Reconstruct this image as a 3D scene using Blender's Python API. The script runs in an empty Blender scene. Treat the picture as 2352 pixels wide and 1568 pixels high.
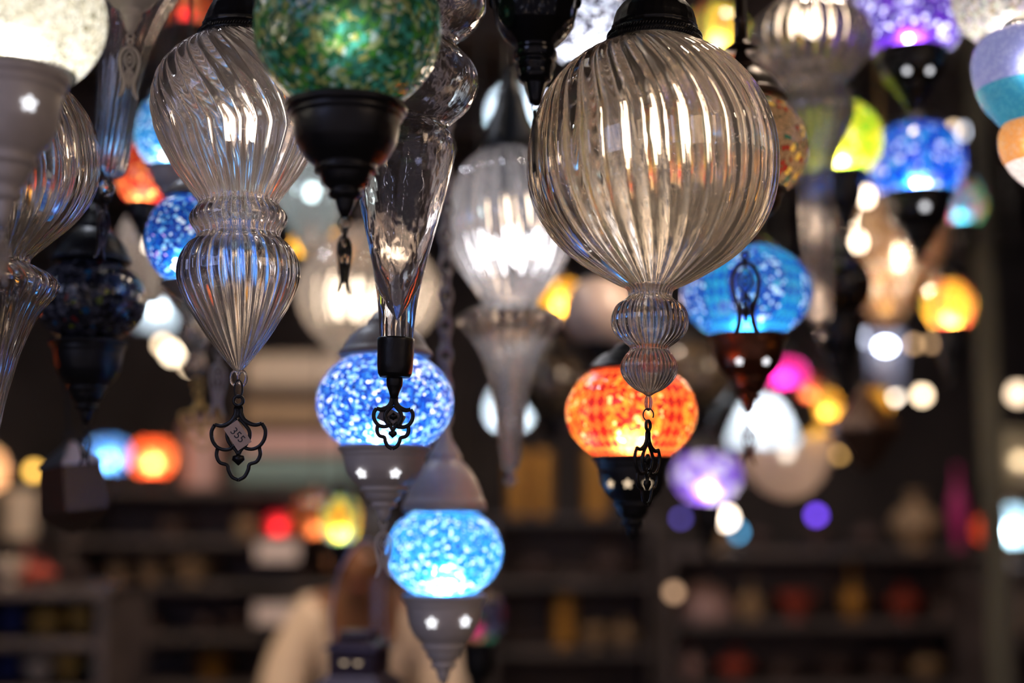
import bpy, bmesh, math, random
from mathutils import Vector, Matrix
random.seed(7)
PI = math.pi
sc = bpy.context.scene
COL = sc.collection

# ------------------------------------------------------------------ camera
FPX = 2352 * 50 / 36
PITCH = math.radians(7.0)
EYE = Vector((0, 0, 1.65))
cd = bpy.data.cameras.new('camera')
cam = bpy.data.objects.new('camera', cd)
COL.objects.link(cam)
cam.location = EYE
cam.rotation_euler = (PI / 2 + PITCH, 0, 0)
cd.sensor_width = 36
cd.lens = 50
cd.clip_start = 0.05
cd.dof.use_dof = True
cd.dof.focus_distance = 1.262
cd.dof.aperture_fstop = 1.6
sc.camera = cam
sc.view_settings.view_transform = 'Standard'
sc.view_settings.look = 'None'
sc.view_settings.gamma = 1
sc.view_settings.use_curve_mapping = False
sc.view_settings.exposure = 0.0
cy = sc.cycles
cy.max_bounces = 18
cy.transmission_bounces = 18
cy.transparent_max_bounces = 16
cy.diffuse_bounces = 3
cy.glossy_bounces = 8
cy.caustics_reflective = False
cy.caustics_refractive = False
cy.sample_clamp_indirect = 6
cy.sample_clamp_direct = 0
cy.use_denoising = True
cy.use_adaptive_sampling = True
cy.adaptive_threshold = 0.03

# ------------------------------------------------------------------ world: the lit bazaar street behind the camera
w = bpy.data.worlds.new('bazaar')
sc.world = w
w.use_nodes = True
nt = w.node_tree
nt.nodes.clear()
N = nt.nodes.new
wo = N('ShaderNodeOutputWorld'); bg = N('ShaderNodeBackground'); tc = N('ShaderNodeTexCoord')
vo = N('ShaderNodeTexVoronoi'); vo.inputs['Scale'].default_value = 13
rp = N('ShaderNodeValToRGB'); rp.color_ramp.elements[0].position = 0.09; rp.color_ramp.elements[0].color = (1, 1, 1, 1)
rp.color_ramp.elements[1].position = 0.14; rp.color_ramp.elements[1].color = (0, 0, 0, 1)
cr = N('ShaderNodeValToRGB')
cr.color_ramp.elements[0].color = (1.0, .62, .34, 1)
cr.color_ramp.elements[1].color = (.35, .5, 1.0, 1)
e = cr.color_ramp.elements.new(.45); e.color = (1.0, .86, .72, 1)
sep = N('ShaderNodeSeparateColor')
mul = N('ShaderNodeMix'); mul.data_type = 'RGBA'; mul.blend_type = 'MIX'
scl = N('ShaderNodeVectorMath'); scl.operation = 'SCALE'; scl.inputs['Scale'].default_value = 80.0
base = N('ShaderNodeRGB'); base.outputs[0].default_value = (.27, .26, .36, 1)
L = nt.links.new
L(tc.outputs['Generated'], vo.inputs['Vector'])
L(vo.outputs['Distance'], rp.inputs[0])
L(vo.outputs['Color'], sep.inputs[0])
L(sep.outputs[0], cr.inputs[0])
L(cr.outputs[0], scl.inputs[0])
L(rp.outputs[0], mul.inputs[0])
L(base.outputs[0], mul.inputs[6])
L(scl.outputs[0], mul.inputs[7])
L(mul.outputs[2], bg.inputs[0])
bg.inputs[1].default_value = 0.45
L(bg.outputs[0], wo.inputs[0])


def light(name, kind, loc, energy, color, size=.3, rot=(0, 0, 0), parent=None, spot=1.6):
    d = bpy.data.lights.new(name, kind)
    d.energy = energy
    d.color = color
    if kind == 'AREA':
        d.size = size
    else:
        d.shadow_soft_size = size
    if kind == 'SPOT':
        d.spot_size = spot
        d.spot_blend = .7
    o = bpy.data.objects.new(name, d)
    COL.objects.link(o)
    o.location = loc
    o.rotation_euler = rot
    o.parent = parent
    return o


# lights of the shop: cool lights of the street side, warm ones inside
light('cool_street_light', 'AREA', (-1.9, -.7, 2.6), 15, (.52, .60, 1.0), .9, (math.radians(52), 0, math.radians(-42)))
light('warm_street_light', 'AREA', (1.9, -.4, 2.7), 11, (1.0, .72, .48), .8, (math.radians(48), 0, math.radians(45)))
CEIL = 3.0

# ------------------------------------------------------------------ maths: a pixel of the photograph to a point in the plane at distance D


def at(px, py, D):
    v = (784 - py) / FPX
    t = D / (math.cos(PITCH) - v * math.sin(PITCH))
    return Vector(((px - 1176) / FPX * t, D, EYE.z + t * (math.sin(PITCH) + v * math.cos(PITCH))))


def m_per_px(py, D):
    v = (784 - py) / FPX
    return D / (math.cos(PITCH) - v * math.sin(PITCH)) / FPX


# ------------------------------------------------------------------ materials
MATS = {}


def newmat(name):
    m = bpy.data.materials.new(name)
    m.use_nodes = True
    m.node_tree.nodes.clear()
    return m, m.node_tree.nodes.new, m.node_tree.links.new


def pbr(name, col, rough=.5, metal=0.0, noise=0.0, nscale=30, bump=0.0, coat=0.0, sub=None):
    if name in MATS:
        return MATS[name]
    m, N, L = newmat(name)
    o = N('ShaderNodeOutputMaterial'); b = N('ShaderNodeBsdfPrincipled')
    b.inputs['Roughness'].default_value = rough
    b.inputs['Metallic'].default_value = metal
    b.inputs['Coat Weight'].default_value = coat
    b.inputs['Base Color'].default_value = (*col, 1)
    if noise or bump:
        t = N('ShaderNodeTexCoord'); n = N('ShaderNodeTexNoise')
        n.inputs['Scale'].default_value = nscale
        n.inputs['Detail'].default_value = 6
        L(t.outputs['Object'], n.inputs['Vector'])
        if noise:
            r = N('ShaderNodeValToRGB')
            r.color_ramp.elements[0].position = .3
            r.color_ramp.elements[1].position = .7
            r.color_ramp.elements[0].color = (*[c * (1 - noise) for c in col], 1)
            r.color_ramp.elements[1].color = (*[min(1, c * (1 + noise)) for c in (sub or col)], 1)
            L(n.outputs[0], r.inputs[0]); L(r.outputs[0], b.inputs['Base Color'])
        if bump:
            u = N('ShaderNodeBump'); u.inputs['Strength'].default_value = bump
            u.inputs['Distance'].default_value = .002
            L(n.outputs[0], u.inputs['Height']); L(u.outputs[0], b.inputs['Normal'])
    L(b.outputs[0], o.inputs[0])
    MATS[name] = m
    return m


def emit(name, col, s):
    if name in MATS:
        return MATS[name]
    m, N, L = newmat(name)
    o = N('ShaderNodeOutputMaterial'); e = N('ShaderNodeEmission')
    e.inputs[0].default_value = (*col, 1); e.inputs[1].default_value = s
    L(e.outputs[0], o.inputs[0])
    MATS[name] = m
    return m


def glass(name, col=(1, 1, 1), ior=1.5, rough=0.0, wavy=0.0, wscale=60, frost=0.0, tint=(.8, .75, .8)):
    """clear glass; FROST mixes in a little milky translucency (a pale veil of light put into the material)"""
    if name in MATS:
        return MATS[name]
    m, N, L = newmat(name)
    o = N('ShaderNodeOutputMaterial'); g = N('ShaderNodeBsdfGlass')
    g.inputs['Color'].default_value = (*col, 1); g.inputs['IOR'].default_value = ior
    g.inputs['Roughness'].default_value = rough
    if wavy:
        t = N('ShaderNodeTexCoord'); n = N('ShaderNodeTexNoise'); u = N('ShaderNodeBump')
        mp = N('ShaderNodeMapping'); mp.inputs['Scale'].default_value = (1, 1, .55)
        n.inputs['Scale'].default_value = wscale; n.inputs['Detail'].default_value = 1.5
        u.inputs['Strength'].default_value = 1.0; u.inputs['Distance'].default_value = wavy
        L(t.outputs['Object'], mp.inputs[0]); L(mp.outputs[0], n.inputs['Vector'])
        L(n.outputs[0], u.inputs['Height']); L(u.outputs[0], g.inputs['Normal'])
    out = g.outputs[0]
    if frost:  # pale veil that puts brightness into the glass itself
        d = N('ShaderNodeBsdfTranslucent'); f = N('ShaderNodeBsdfDiffuse'); mx = N('ShaderNodeMixShader'); m2 = N('ShaderNodeMixShader')
        d.inputs[0].default_value = (*tint, 1); f.inputs[0].default_value = (*tint, 1)
        L(d.outputs[0], mx.inputs[1]); L(f.outputs[0], mx.inputs[2]); mx.inputs[0].default_value = .5
        L(out, m2.inputs[1]); L(mx.outputs[0], m2.inputs[2]); m2.inputs[0].default_value = frost
        out = m2.outputs[0]
    L(out, o.inputs[0])
    MATS[name] = m
    return m


def mosaic(name, pal, scale=250, grout=(.02, .02, .03), gw=.06, trans=.75, seed=0.0, pattern=None, clump=0.0, rough=.12, single=False):
    gain = lambda c: tuple(x * (.34 if max(c) < .9 else .5) for x in c) if max(c) - min(c) > .25 else tuple(x * (.62 if min(c) < .6 else .95) for x in c)
    pal = [(a_, gain(c_)) for a_, c_ in pal]
    grout = tuple(x * .4 for x in grout)
    """glass mosaic lampshade: a cell pattern of glass bits and beads, translucent, in a glossy glaze. PAL: [(share, colour)].
    PATTERN 'diamond' lays lozenges of the two last colours around a bead medallion; 'flower' lays concentric rings."""
    if name in MATS:
        return MATS[name]
    m, N, L = newmat(name)
    o = N('ShaderNodeOutputMaterial'); t = N('ShaderNodeTexCoord'); mp = N('ShaderNodeMapping')
    mp.inputs['Location'].default_value = (seed, seed * .7, seed * 1.3)
    L(t.outputs['Object'], mp.inputs[0])
    v = N('ShaderNodeTexVoronoi'); v.inputs['Scale'].default_value = scale
    L(mp.outputs[0], v.inputs['Vector'])
    s = N('ShaderNodeSeparateColor'); L(v.outputs['Color'], s.inputs[0])
    val = s.outputs[0]
    if clump:
        n = N('ShaderNodeTexNoise'); n.inputs['Scale'].default_value = scale * .1
        L(mp.outputs[0], n.inputs['Vector'])
        a = N('ShaderNodeMath'); a.operation = 'MULTIPLY_ADD'; a.inputs[1].default_value = clump * 3; a.inputs[2].default_value = -clump * 1.5
        L(n.outputs[0], a.inputs[0])
        b = N('ShaderNodeMath'); b.operation = 'ADD'; b.use_clamp = True
        L(a.outputs[0], b.inputs[0]); L(val, b.inputs[1]); val = b.outputs[0]
    r = N('ShaderNodeValToRGB'); r.color_ramp.interpolation = 'CONSTANT'
    p = 0
    for i, (sh, c) in enumerate(pal):
        e = r.color_ramp.elements[i] if i < 2 else r.color_ramp.elements.new(p)
        e.position = p; e.color = (*c, 1)
        p = min(.999, p + sh)
    L(val, r.inputs[0])
    col = r.outputs[0]
    if pattern:
        sx = N('ShaderNodeSeparateXYZ'); L(t.outputs['UV'], sx.inputs[0])

        def M(op, a, b=None, c=None):
            q = N('ShaderNodeMath'); q.operation = op
            for i, x in enumerate((a, b, c)):
                if x is None:
                    continue
                if isinstance(x, (int, float)):
                    q.inputs[i].default_value = x
                else:
                    L(x, q.inputs[i])
            return q.outputs[0]
        # u repeats k medallions around; v runs 0..1 down the globe
        k = 1 if single else (5 if pattern == 'diamond' else 4)
        u = M('FRACT', M('MULTIPLY_ADD', sx.outputs[0], k, .5))
        du = M('MULTIPLY', M('SUBTRACT', u, .5), 3.0 if single else 1.0); dv = M('SUBTRACT', sx.outputs[1], .5)
        if pattern == 'diamond':
            a = M('ADD', M('MULTIPLY', sx.outputs[0], 40), M('MULTIPLY', sx.outputs[1], 9))
            b = M('SUBTRACT', M('MULTIPLY', sx.outputs[0], 40), M('MULTIPLY', sx.outputs[1], 9))
            ck = M('MODULO', M('ADD', M('FLOOR', a), M('FLOOR', b)), 2)
            ck = M('ABSOLUTE', ck)
            mx = N('ShaderNodeMix'); mx.data_type = 'RGBA'
            mx.inputs[6].default_value = (*pal[-2][1], 1); mx.inputs[7].default_value = (*pal[-1][1], 1)
            L(ck, mx.inputs[0])
            dist = M('SQRT', M('ADD', M('POWER', M('MULTIPLY', du, 1.0), 2), M('POWER', M('MULTIPLY', dv, 1.0), 2)))
            inside = M('LESS_THAN', dist, .36)
            m2 = N('ShaderNodeMix'); m2.data_type = 'RGBA'
            L(inside, m2.inputs[0]); L(mx.outputs[2], m2.inputs[6]); L(col, m2.inputs[7])
            col = m2.outputs[2]
        else:
            dist = M('SQRT', M('ADD', M('POWER', du, 2), M('POWER', dv, 2)))
            pert = M('MULTIPLY_ADD', s.outputs[1], .05, -.025)
            r2 = N('ShaderNodeValToRGB'); r2.color_ramp.interpolation = 'CONSTANT'
            for i, (pp, c) in enumerate(pattern):
                e = r2.color_ramp.elements[i] if i < 2 else r2.color_ramp.elements.new(pp)
                e.position = pp; e.color = (*gain(c), 1)
            dd = M('ADD', dist, pert)
            L(dd, r2.inputs[0])
            if single:      # outside the medallion the plain mosaic of PAL goes on
                m5 = N('ShaderNodeMix'); m5.data_type = 'RGBA'
                L(M('GREATER_THAN', dd, pattern[-1][0]), m5.inputs[0]); L(r2.outputs[0], m5.inputs[6]); L(col, m5.inputs[7])
                col = m5.outputs[2]
            else:
                col = r2.outputs[0]
    ve = N('ShaderNodeTexVoronoi'); ve.feature = 'DISTANCE_TO_EDGE'; ve.inputs['Scale'].default_value = scale
    L(mp.outputs[0], ve.inputs['Vector'])
    lt = N('ShaderNodeMath'); lt.operation = 'LESS_THAN'; lt.inputs[1].default_value = gw
    L(ve.outputs['Distance'], lt.inputs[0])
    mg = N('ShaderNodeMix'); mg.data_type = 'RGBA'
    L(lt.outputs[0], mg.inputs[0]); L(col, mg.inputs[6]); mg.inputs[7].default_value = (*grout, 1)
    tr = N('ShaderNodeBsdfTranslucent'); df = N('ShaderNodeBsdfDiffuse'); m1 = N('ShaderNodeMixShader')
    L(mg.outputs[2], tr.inputs[0]); L(mg.outputs[2], df.inputs[0])
    m1.inputs[0].default_value = 1 - trans
    L(tr.outputs[0], m1.inputs[1]); L(df.outputs[0], m1.inputs[2])
    gl = N('ShaderNodeBsdfGlossy'); gl.inputs['Roughness'].default_value = rough
    fr = N('ShaderNodeFresnel'); fr.inputs[0].default_value = 1.5
    bp = N('ShaderNodeBump'); bp.inputs['Strength'].default_value = .5; bp.inputs['Distance'].default_value = .0015
    L(v.outputs['Distance'], bp.inputs['Height']); L(bp.outputs[0], gl.inputs['Normal'])
    m2 = N('ShaderNodeMixShader')
    rf = N('ShaderNodeBsdfRefraction'); rf.inputs['Roughness'].default_value = .72; rf.inputs['IOR'].default_value = 1.3
    L(mg.outputs[2], rf.inputs[0])
    m3 = N('ShaderNodeMixShader'); m3.inputs[0].default_value = .45 * trans
    L(m1.outputs[0], m3.inputs[1]); L(rf.outputs[0], m3.inputs[2])
    L(fr.outputs[0], m2.inputs[0]); L(m3.outputs[0], m2.inputs[1]); L(gl.outputs[0], m2.inputs[2])
    L(m2.outputs[0], o.inputs[0])
    MATS[name] = m
    return m


BLACK = pbr('black_metal', (.012, .011, .012), .38, .6, bump=.25, nscale=120)
BRONZE = pbr('dark_bronze', (.035, .020, .014), .35, .7, noise=.5, nscale=60, bump=.2)
COPPER = pbr('aged_copper', (.10, .035, .018), .3, .85, noise=.5, nscale=40)
WHITE = pbr('white_painted_metal', (.42, .37, .35), .42, 0, noise=.06, bump=.2, nscale=90)
GOLD = pbr('brass', (.55, .33, .10), .3, .9)
WIRE = pbr('black_cable', (.02, .02, .02), .5)
GL = glass('clear_glass', (1, .985, .975), frost=.03, tint=(.95, .82, .82))
GLA = glass('champagne_glass', (1, .975, .94), frost=.022, tint=(.95, .78, .66))
GLF = glass('hazy_clear_glass', (1, .98, .97), frost=.055, tint=(.95, .88, .86))
GLFAR = glass('milky_ribbed_glass', (1, .98, .97), rough=.08, frost=.2, tint=(.95, .88, .85))
GLWAVE = glass('hammered_clear_glass', (1, .985, .98), wavy=.0013, wscale=65, frost=.06, tint=(.9, .8, .78))
FIL = emit('glowing_filament', (1.0, .80, .58), 26)
FILC = emit('added_cool_filament', (.92, .93, 1.0), 26)
GLOWPATCH = emit('painted_opening_glow', (.95, .95, 1.0), 1.6)
LITWARM = emit('painted_warm_opening_glow', (1.0, .75, .5), .8)


# ------------------------------------------------------------------ mesh helpers
def mesh_obj(name, verts, faces, mat, parent=None, smooth=True, uvs=None, loc=None):
    me = bpy.data.meshes.new(name)
    me.from_pydata([tuple(v) for v in verts], [], faces)
    me.materials.append(mat)
    if smooth:
        me.polygons.foreach_set('use_smooth', [True] * len(me.polygons))
    if uvs is not None:
        ul = me.uv_layers.new(name='uv')
        for lp in me.loops:
            ul.data[lp.index].uv = uvs[lp.vertex_index]
    me.update()
    o = bpy.data.objects.new(name, me)
    COL.objects.link(o)
    if loc is not None:
        o.location = loc
    o.parent = parent
    return o


def tag(o, label, cat=None, group=None, kind=None):
    if label:
        o['label'] = label
    if cat:
        o['category'] = cat
    if group:
        o['group'] = group
    if kind:
        o['kind'] = kind
    return o


def resample(pts, n):
    """Catmull-Rom through PTS (any dimension), N samples along"""
    P = [Vector(p) for p in pts]
    P = [P[0] * 2 - P[1]] + P + [P[-1] * 2 - P[-2]]
    segs = len(P) - 3
    d = [max(1e-9, (P[i + 2] - P[i + 1]).length) for i in range(segs)]
    tot = sum(d)
    out = []
    for k in range(n):
        s = tot * k / (n - 1)
        i = 0
        while i < segs - 1 and s > d[i]:
            s -= d[i]
            i += 1
        u = min(1, s / d[i])
        a, b, c, e = P[i], P[i + 1], P[i + 2], P[i + 3]
        out.append(.5 * ((2 * b) + (c - a) * u + (2 * a - 5 * b + 4 * c - e) * u * u + (3 * b - a - 3 * c + e) * u * u * u))
    return out


def lathe_geo(prof, seg=48, ribs=0, depth=0.0, twist=0.0, sharp=1.0, ellip=1.0, closed=False):
    """PROF: [(z, r)] top to bottom. -> verts, faces, uvs. depth: groove depth as a share of the radius (function of t or a number)"""
    V, F, UV = [], [], []
    n = len(prof)
    for i, (z, r) in enumerate(prof):
        t = i / (n - 1)
        dd = depth(t) if callable(depth) else depth
        tw = twist(t) if callable(twist) else twist * t
        for j in range(seg):
            th = 2 * PI * j / seg
            k = 1.0
            if ribs:
                k = 1 - dd * (1 - abs(math.sin(ribs * (th + tw) / 2)) ** sharp)
            V.append((r * k * math.sin(th), -r * k * math.cos(th) * ellip, z))
            UV.append((j / seg, t))
    for i in range(n - 1):
        for j in range(seg):
            a, b = i * seg + j, i * seg + (j + 1) % seg
            F.append((a, a + seg, b + seg, b))
    if closed:
        F.append(tuple(range(seg)))
        F.append(tuple(reversed(range((n - 1) * seg, n * seg))))
    return V, F, UV


def tube_geo(pts, rad, seg=10, closed=False):
    P = [Vector(p) for p in pts]
    n = len(P)
    V, F = [], []
    prev = None
    for i in range(n):
        a = P[(i - 1) % n] if (closed or i > 0) else P[i]
        b = P[(i + 1) % n] if (closed or i < n - 1) else P[i]
        t = (b - a).normalized()
        if prev is None:
            up = Vector((0, 1, 0)) if abs(t.y) < .9 else Vector((1, 0, 0))
            prev = t.cross(up).normalized()
        x = (prev - t * prev.dot(t)).normalized()
        prev = x
        y = t.cross(x)
        r = rad[i] if isinstance(rad, (list, tuple)) else rad
        for j in range(seg):
            th = 2 * PI * j / seg
            V.append(P[i] + x * (r * math.cos(th)) + y * (r * math.sin(th)))
    m = n if closed else n - 1
    for i in range(m):
        for j in range(seg):
            a, b = i * seg + j, i * seg + (j + 1) % seg
            c, d = ((i + 1) % n) * seg + (j + 1) % seg, ((i + 1) % n) * seg + j
            F.append((a, b, c, d))
    if not closed:
        F.append(tuple(reversed(range(seg))))
        F.append(tuple(range((n - 1) * seg, n * seg)))
    return V, F


def ribbon_geo(pts, wd, th, closed=False):
    """flat bar of width WD and thickness TH along PTS in the XZ plane (pts are (x, z))"""
    P = [Vector((p[0], p[1])) for p in pts]
    n = len(P)
    V, F = [], []
    for i in range(n):
        a = P[(i - 1) % n] if (closed or i > 0) else P[i]
        b = P[(i + 1) % n] if (closed or i < n - 1) else P[i]
        t = (b - a).normalized()
        nn = Vector((-t.y, t.x))
        q = wd[i] if isinstance(wd, (list, tuple)) else wd
        # eight-sided section: a cut bar with eased edges
        for (s, d) in ((-1, -.5), (-.6, -1), (.6, -1), (1, -.5), (1, .5), (.6, 1), (-.6, 1), (-1, .5)):
            c = P[i] + nn * (s * q / 2)
            V.append((c.x, d * th / 2, c.y))
    m = n if closed else n - 1
    for i in range(m):
        for j in range(8):
            a, b = i * 8 + j, i * 8 + (j + 1) % 8
            c, d = ((i + 1) % n) * 8 + (j + 1) % 8, ((i + 1) % n) * 8 + j
            F.append((a, b, c, d))
    if not closed:
        F.append(tuple(range(8)))
        F.append(tuple(reversed(range((n - 1) * 8, n * 8))))
    return V, F


def join(*geos):
    V, F = [], []
    for g in geos:
        o = len(V)
        V += list(g[0])
        F += [tuple(i + o for i in f) for f in g[1]]
    return V, F


def xf(g, M):
    return [M @ Vector(v) for v in g[0]], g[1]


def box_geo(sx, sy, sz, c=(0, 0, 0)):
    V = [(c[0] + x * sx / 2, c[1] + y * sy / 2, c[2] + z * sz / 2) for x in (-1, 1) for y in (-1, 1) for z in (-1, 1)]
    F = [(0, 1, 3, 2), (4, 6, 7, 5), (0, 4, 5, 1), (2, 3, 7, 6), (0, 2, 6, 4), (1, 5, 7, 3)]
    return V, F


def bbox_obj(name, sx, sy, sz, c, mat, parent=None, bevel=.006):
    g = box_geo(sx, sy, sz, c)
    o = mesh_obj(name, g[0], g[1], mat, parent, smooth=False)
    if bevel:
        b = o.modifiers.new('b', 'BEVEL')
        b.width = bevel
        b.segments = 2
    return o


def circle_pts(cx, cz, r, n=24, rz=None):
    return [(cx + r * math.cos(2 * PI * k / n), cz + (rz or r) * math.sin(2 * PI * k / n)) for k in range(n)]


# ------------------------------------------------------------------ ornaments (unit height 1, hanging from 0 down to -1)
def flower_ornament(h, th, wd=.04):
    """three-lobed openwork pendant cut from sheet metal"""
    S = []
    sm = lambda p, n=20: [tuple(q) for q in resample(p, n)]
    for s in (-1, 1):
        S.append(ribbon_geo([(s * x, z) for x, z in sm([(.022, -.155), (.028, -.23), (.07, -.30), (.13, -.34), (.20, -.36), (.275, -.345)])], [wd * (1.6 - .6 * i / 19) for i in range(20)], th / h))
        S.append(ribbon_geo([(s * x, z) for x, z in sm([(.275, -.345), (.315, -.42), (.305, -.52), (.25, -.60), (.17, -.635), (.09, -.625), (.03, -.57)])], wd, th / h))
        S.append(ribbon_geo([(s * x, z) for x, z in sm([(.01, -.285), (.07, -.345), (.125, -.42), (.13, -.50), (.09, -.58), (.03, -.64), (.0, -.70)])], wd, th / h))
        S.append(ribbon_geo([(s * x, z) for x, z in sm([(.245, -.62), (.255, -.70), (.215, -.78), (.13, -.81), (.115, -.87), (.07, -.95), (0, -.985)])], wd, th / h))
    S.append(ribbon_geo([(0, -.14), (0, -.20), (0, -.27)], [.10, .085, .05], th / h))
    S.append(ribbon_geo(circle_pts(0, -.075, .055), .036, th / h, True))
    hz = -.745
    heart = [(0, hz - .075), (.07, hz - .01), (.06, hz + .035), (.02, hz + .045), (0, hz + .07), (-.02, hz + .045), (-.06, hz + .035), (-.07, hz - .01)]
    V = [(x, -th / h / 2, z) for x, z in heart] + [(x, th / h / 2, z) for x, z in heart]
    n = len(heart)
    F = [tuple(range(n)), tuple(reversed(range(n, 2 * n)))] + [(i, i + n, (i + 1) % n + n, (i + 1) % n) for i in range(n)]
    S.append((V, F))
    hz2 = -.47
    V2 = [(x * .9, y, (z - hz) * -.9 + hz2) for x, y, z in V]
    return join(*S), (V2, [tuple(reversed(f)) for f in F])


def leaf_ornament(h, th):
    """tulip-shaped openwork pendant with a forked tail"""
    S = []
    sm = lambda p, n=18: [tuple(q) for q in resample(p, n)]
    for s in (-1, 1):
        S.append(ribbon_geo([(s * x, z) for x, z in sm([(.015, -.14), (.10, -.20), (.155, -.32), (.15, -.46), (.11, -.62), (.075, -.75), (.09, -.88), (.15, -1.0)])],
                            [.045 + .03 * max(0, (i - 9) / 8) - (.05 * max(0, (i - 15) / 2)) for i in range(18)], th / h))
        S.append(ribbon_geo([(s * x, z) for x, z in sm([(0, -.20), (.065, -.28), (.085, -.37), (.05, -.46), (0, -.52)])], .028, th / h))
        S.append(ribbon_geo([(s * x, z) for x, z in sm([(0, -.30), (.03, -.34), (.03, -.38), (0, -.42)])], .024, th / h))
        S.append(ribbon_geo([(s * x, z) for x, z in sm([(.0, -.52), (.05, -.57), (.06, -.64), (.03, -.74), (.0, -.80)])], .03, th / h))
    S.append(ribbon_geo([(0, -.10), (0, -.15), (0, -.2)], [.06, .05, .03], th / h))
    S.append(ribbon_geo([(0, -.5), (0, -.62), (0, -.84)], [.04, .05, .05], th / h))
    S.append(ribbon_geo(circle_pts(0, -.06, .045), .032, th / h, True))
    return join(*S)


def star_geo(r, th, n=5):
    V = []
    for y in (-th / 2, th / 2):
        for k in range(40):
            a = 2 * PI * k / 40
            q = r * (.78 + .22 * math.cos(n * a))
            V.append((q * math.sin(a), y, q * math.cos(a)))
    F = [tuple(reversed(range(40))), tuple(range(40, 80))] + [(i, (i + 1) % 40, (i + 1) % 40 + 40, i + 40) for i in range(40)]
    return V, F


# ------------------------------------------------------------------ hanging lamp builder
class Lamp:
    def __init__(s, name, label, cx, yref, D, ybase, group=None, cat='hanging lamp', tilt=0.0, yaw=0.0):
        s.D, s.cx, s.yref = D, cx, yref
        p = at(cx, yref, D)
        s.x = p.x
        s.z0 = at(cx, ybase, D).z
        s.root = bpy.data.objects.new(name, None)
        s.root.empty_display_size = .02
        COL.objects.link(s.root)
        s.root.location = (s.x, D, s.z0)
        if tilt:   # a lamp that hangs a little out of plumb turns about its reference height
            zr = p.z - s.z0
            s.root.rotation_euler = (0, math.radians(tilt), 0)
            s.root.location.x = s.x - zr * math.sin(math.radians(tilt))
        tag(s.root, label, cat, group)

    def z(s, y):
        return at(s.cx, y, s.D).z - s.z0

    def u(s, y):
        return m_per_px(y, s.D)

    def prof(s, pts, smooth=0):
        q = [(s.z(y), r * s.u(y)) for y, r in pts]
        if smooth:
            q = [(v.x, max(v.y, .0004)) for v in resample(q, smooth)]
        return q

    def lathe(s, name, mat, pts, seg=48, smooth=0, parent=None, label=None, closed=False, **k):
        g = lathe_geo(s.prof(pts, smooth), seg, closed=closed, **k)
        o = mesh_obj(name, g[0], g[1], mat, parent or s.root, uvs=g[2])
        tag(o, label)
        return o

    def metal(s, name, mat, pts, seg=48, parent=None, label=None, rope=None, **k):
        """turned metal: crisp profile, closed at both ends; rope = [(y, r, px)] adds twisted rims"""
        P = s.prof(pts)
        Q = []
        for i, p in enumerate(P):      # doubled rings keep the mouldings crisp when shaded smooth
            Q.append(p)
            if 0 < i < len(P) - 1:
                a, b = P[i], P[i + 1]
                Q.append((a[0] + (b[0] - a[0]) * .08, a[1] + (b[1] - a[1]) * .08))
        g = lathe_geo(Q, seg, closed=True, **k)
        gs = [(g[0], g[1])]
        for (y, r, hpx) in rope or []:
            R, h = r * s.u(y), hpx * s.u(y)
            n = max(24, int(2 * PI * R / (h * .8)))
            for j in range(n):
                th = 2 * PI * j / n
                c = Vector((R * math.sin(th), -R * math.cos(th), s.z(y)))
                M = Matrix.Translation(c) @ Matrix.Rotation(th, 4, 'Z') @ Matrix.Rotation(.5, 4, 'Y')
                bead = lathe_geo([(h * .62 * math.cos(a), h * .33 * math.sin(a) + 1e-5) for a in (0, .8, PI / 2, PI - .8, PI)], 6)
                gs.append(xf(bead, M))
        V, F = join(*gs)
        o = mesh_obj(name, V, F, mat, parent or s.root)
        tag(o, label)
        return o

    def glassbody(s, name, mat, pts, ribs, depth, twist=0.0, n=90, seg=None, th=4.0, parent=None, sharp=.9, label=None):
        """blown ribbed glass: ribbed outer wall, smooth inner wall, closed rims"""
        P = s.prof(pts, n)
        seg = seg or ribs * 10
        V, F, UV = lathe_geo(P, seg, ribs, depth, twist, sharp)
        t = th * s.u(pts[0][0])
        inner = []
        for i, (z, r) in enumerate(P):
            dd = depth(i / (n - 1)) if callable(depth) else depth
            inner.append((z, max(.0004, r * (1 - dd) - t)))
        iseg = seg
        V2, F2, UV2 = lathe_geo(inner, iseg, ribs, .012, twist, 1.0)
        o = len(V)
        V += V2
        UV += UV2
        F += [tuple(reversed([i + o for i in f])) for f in F2]
        for ring, flip in ((0, False), ((n - 1) * seg, True)):
            for j in range(seg):
                a, b = ring + j, ring + (j + 1) % seg
                q = (a, b, b + o, a + o)
                F.append(tuple(reversed(q)) if flip else q)
        ob = mesh_obj(name, V, F, mat, parent or s.root, uvs=UV)
        bm = bmesh.new(); bm.from_mesh(ob.data)
        bmesh.ops.recalc_face_normals(bm, faces=bm.faces)
        bm.to_mesh(ob.data); bm.free()
        tag(ob, label)
        return ob

    def cord(s, y, rad=.0018, mat=None, name='cord', dx=0, chain=False):
        z = s.z(y)
        top = (CEIL - s.z0) / max(.9, math.cos(s.root.rotation_euler[1]))
        if chain:
            gs = []
            L_ = .020
            k = 0
            zz = z
            while zz < min(top, z + 1.6):
                pts = [(.0078 * math.cos(a), 0, zz + L_ / 2 + (L_ * .62) * math.sin(a)) for a in [2 * PI * i / 14 for i in range(14)]]
                g = tube_geo(pts, .0024, 6, True)
                gs.append(xf(g, Matrix.Rotation(PI / 2 * (k % 2) + .5, 4, 'Z')))
                zz += L_ * .86
                k += 1
            if zz < top:
                gs.append(tube_geo([(0, 0, zz), (0, 0, top)], rad, 6))
            V, F = join(*gs)
            return mesh_obj('chain', V, F, mat or BLACK, s.root)
        V, F = tube_geo([(0, 0, z), (0, 0, (z + top) / 2), (0, 0, top)], rad, 8)
        return mesh_obj(name, V, F, mat or WIRE, s.root)

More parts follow.
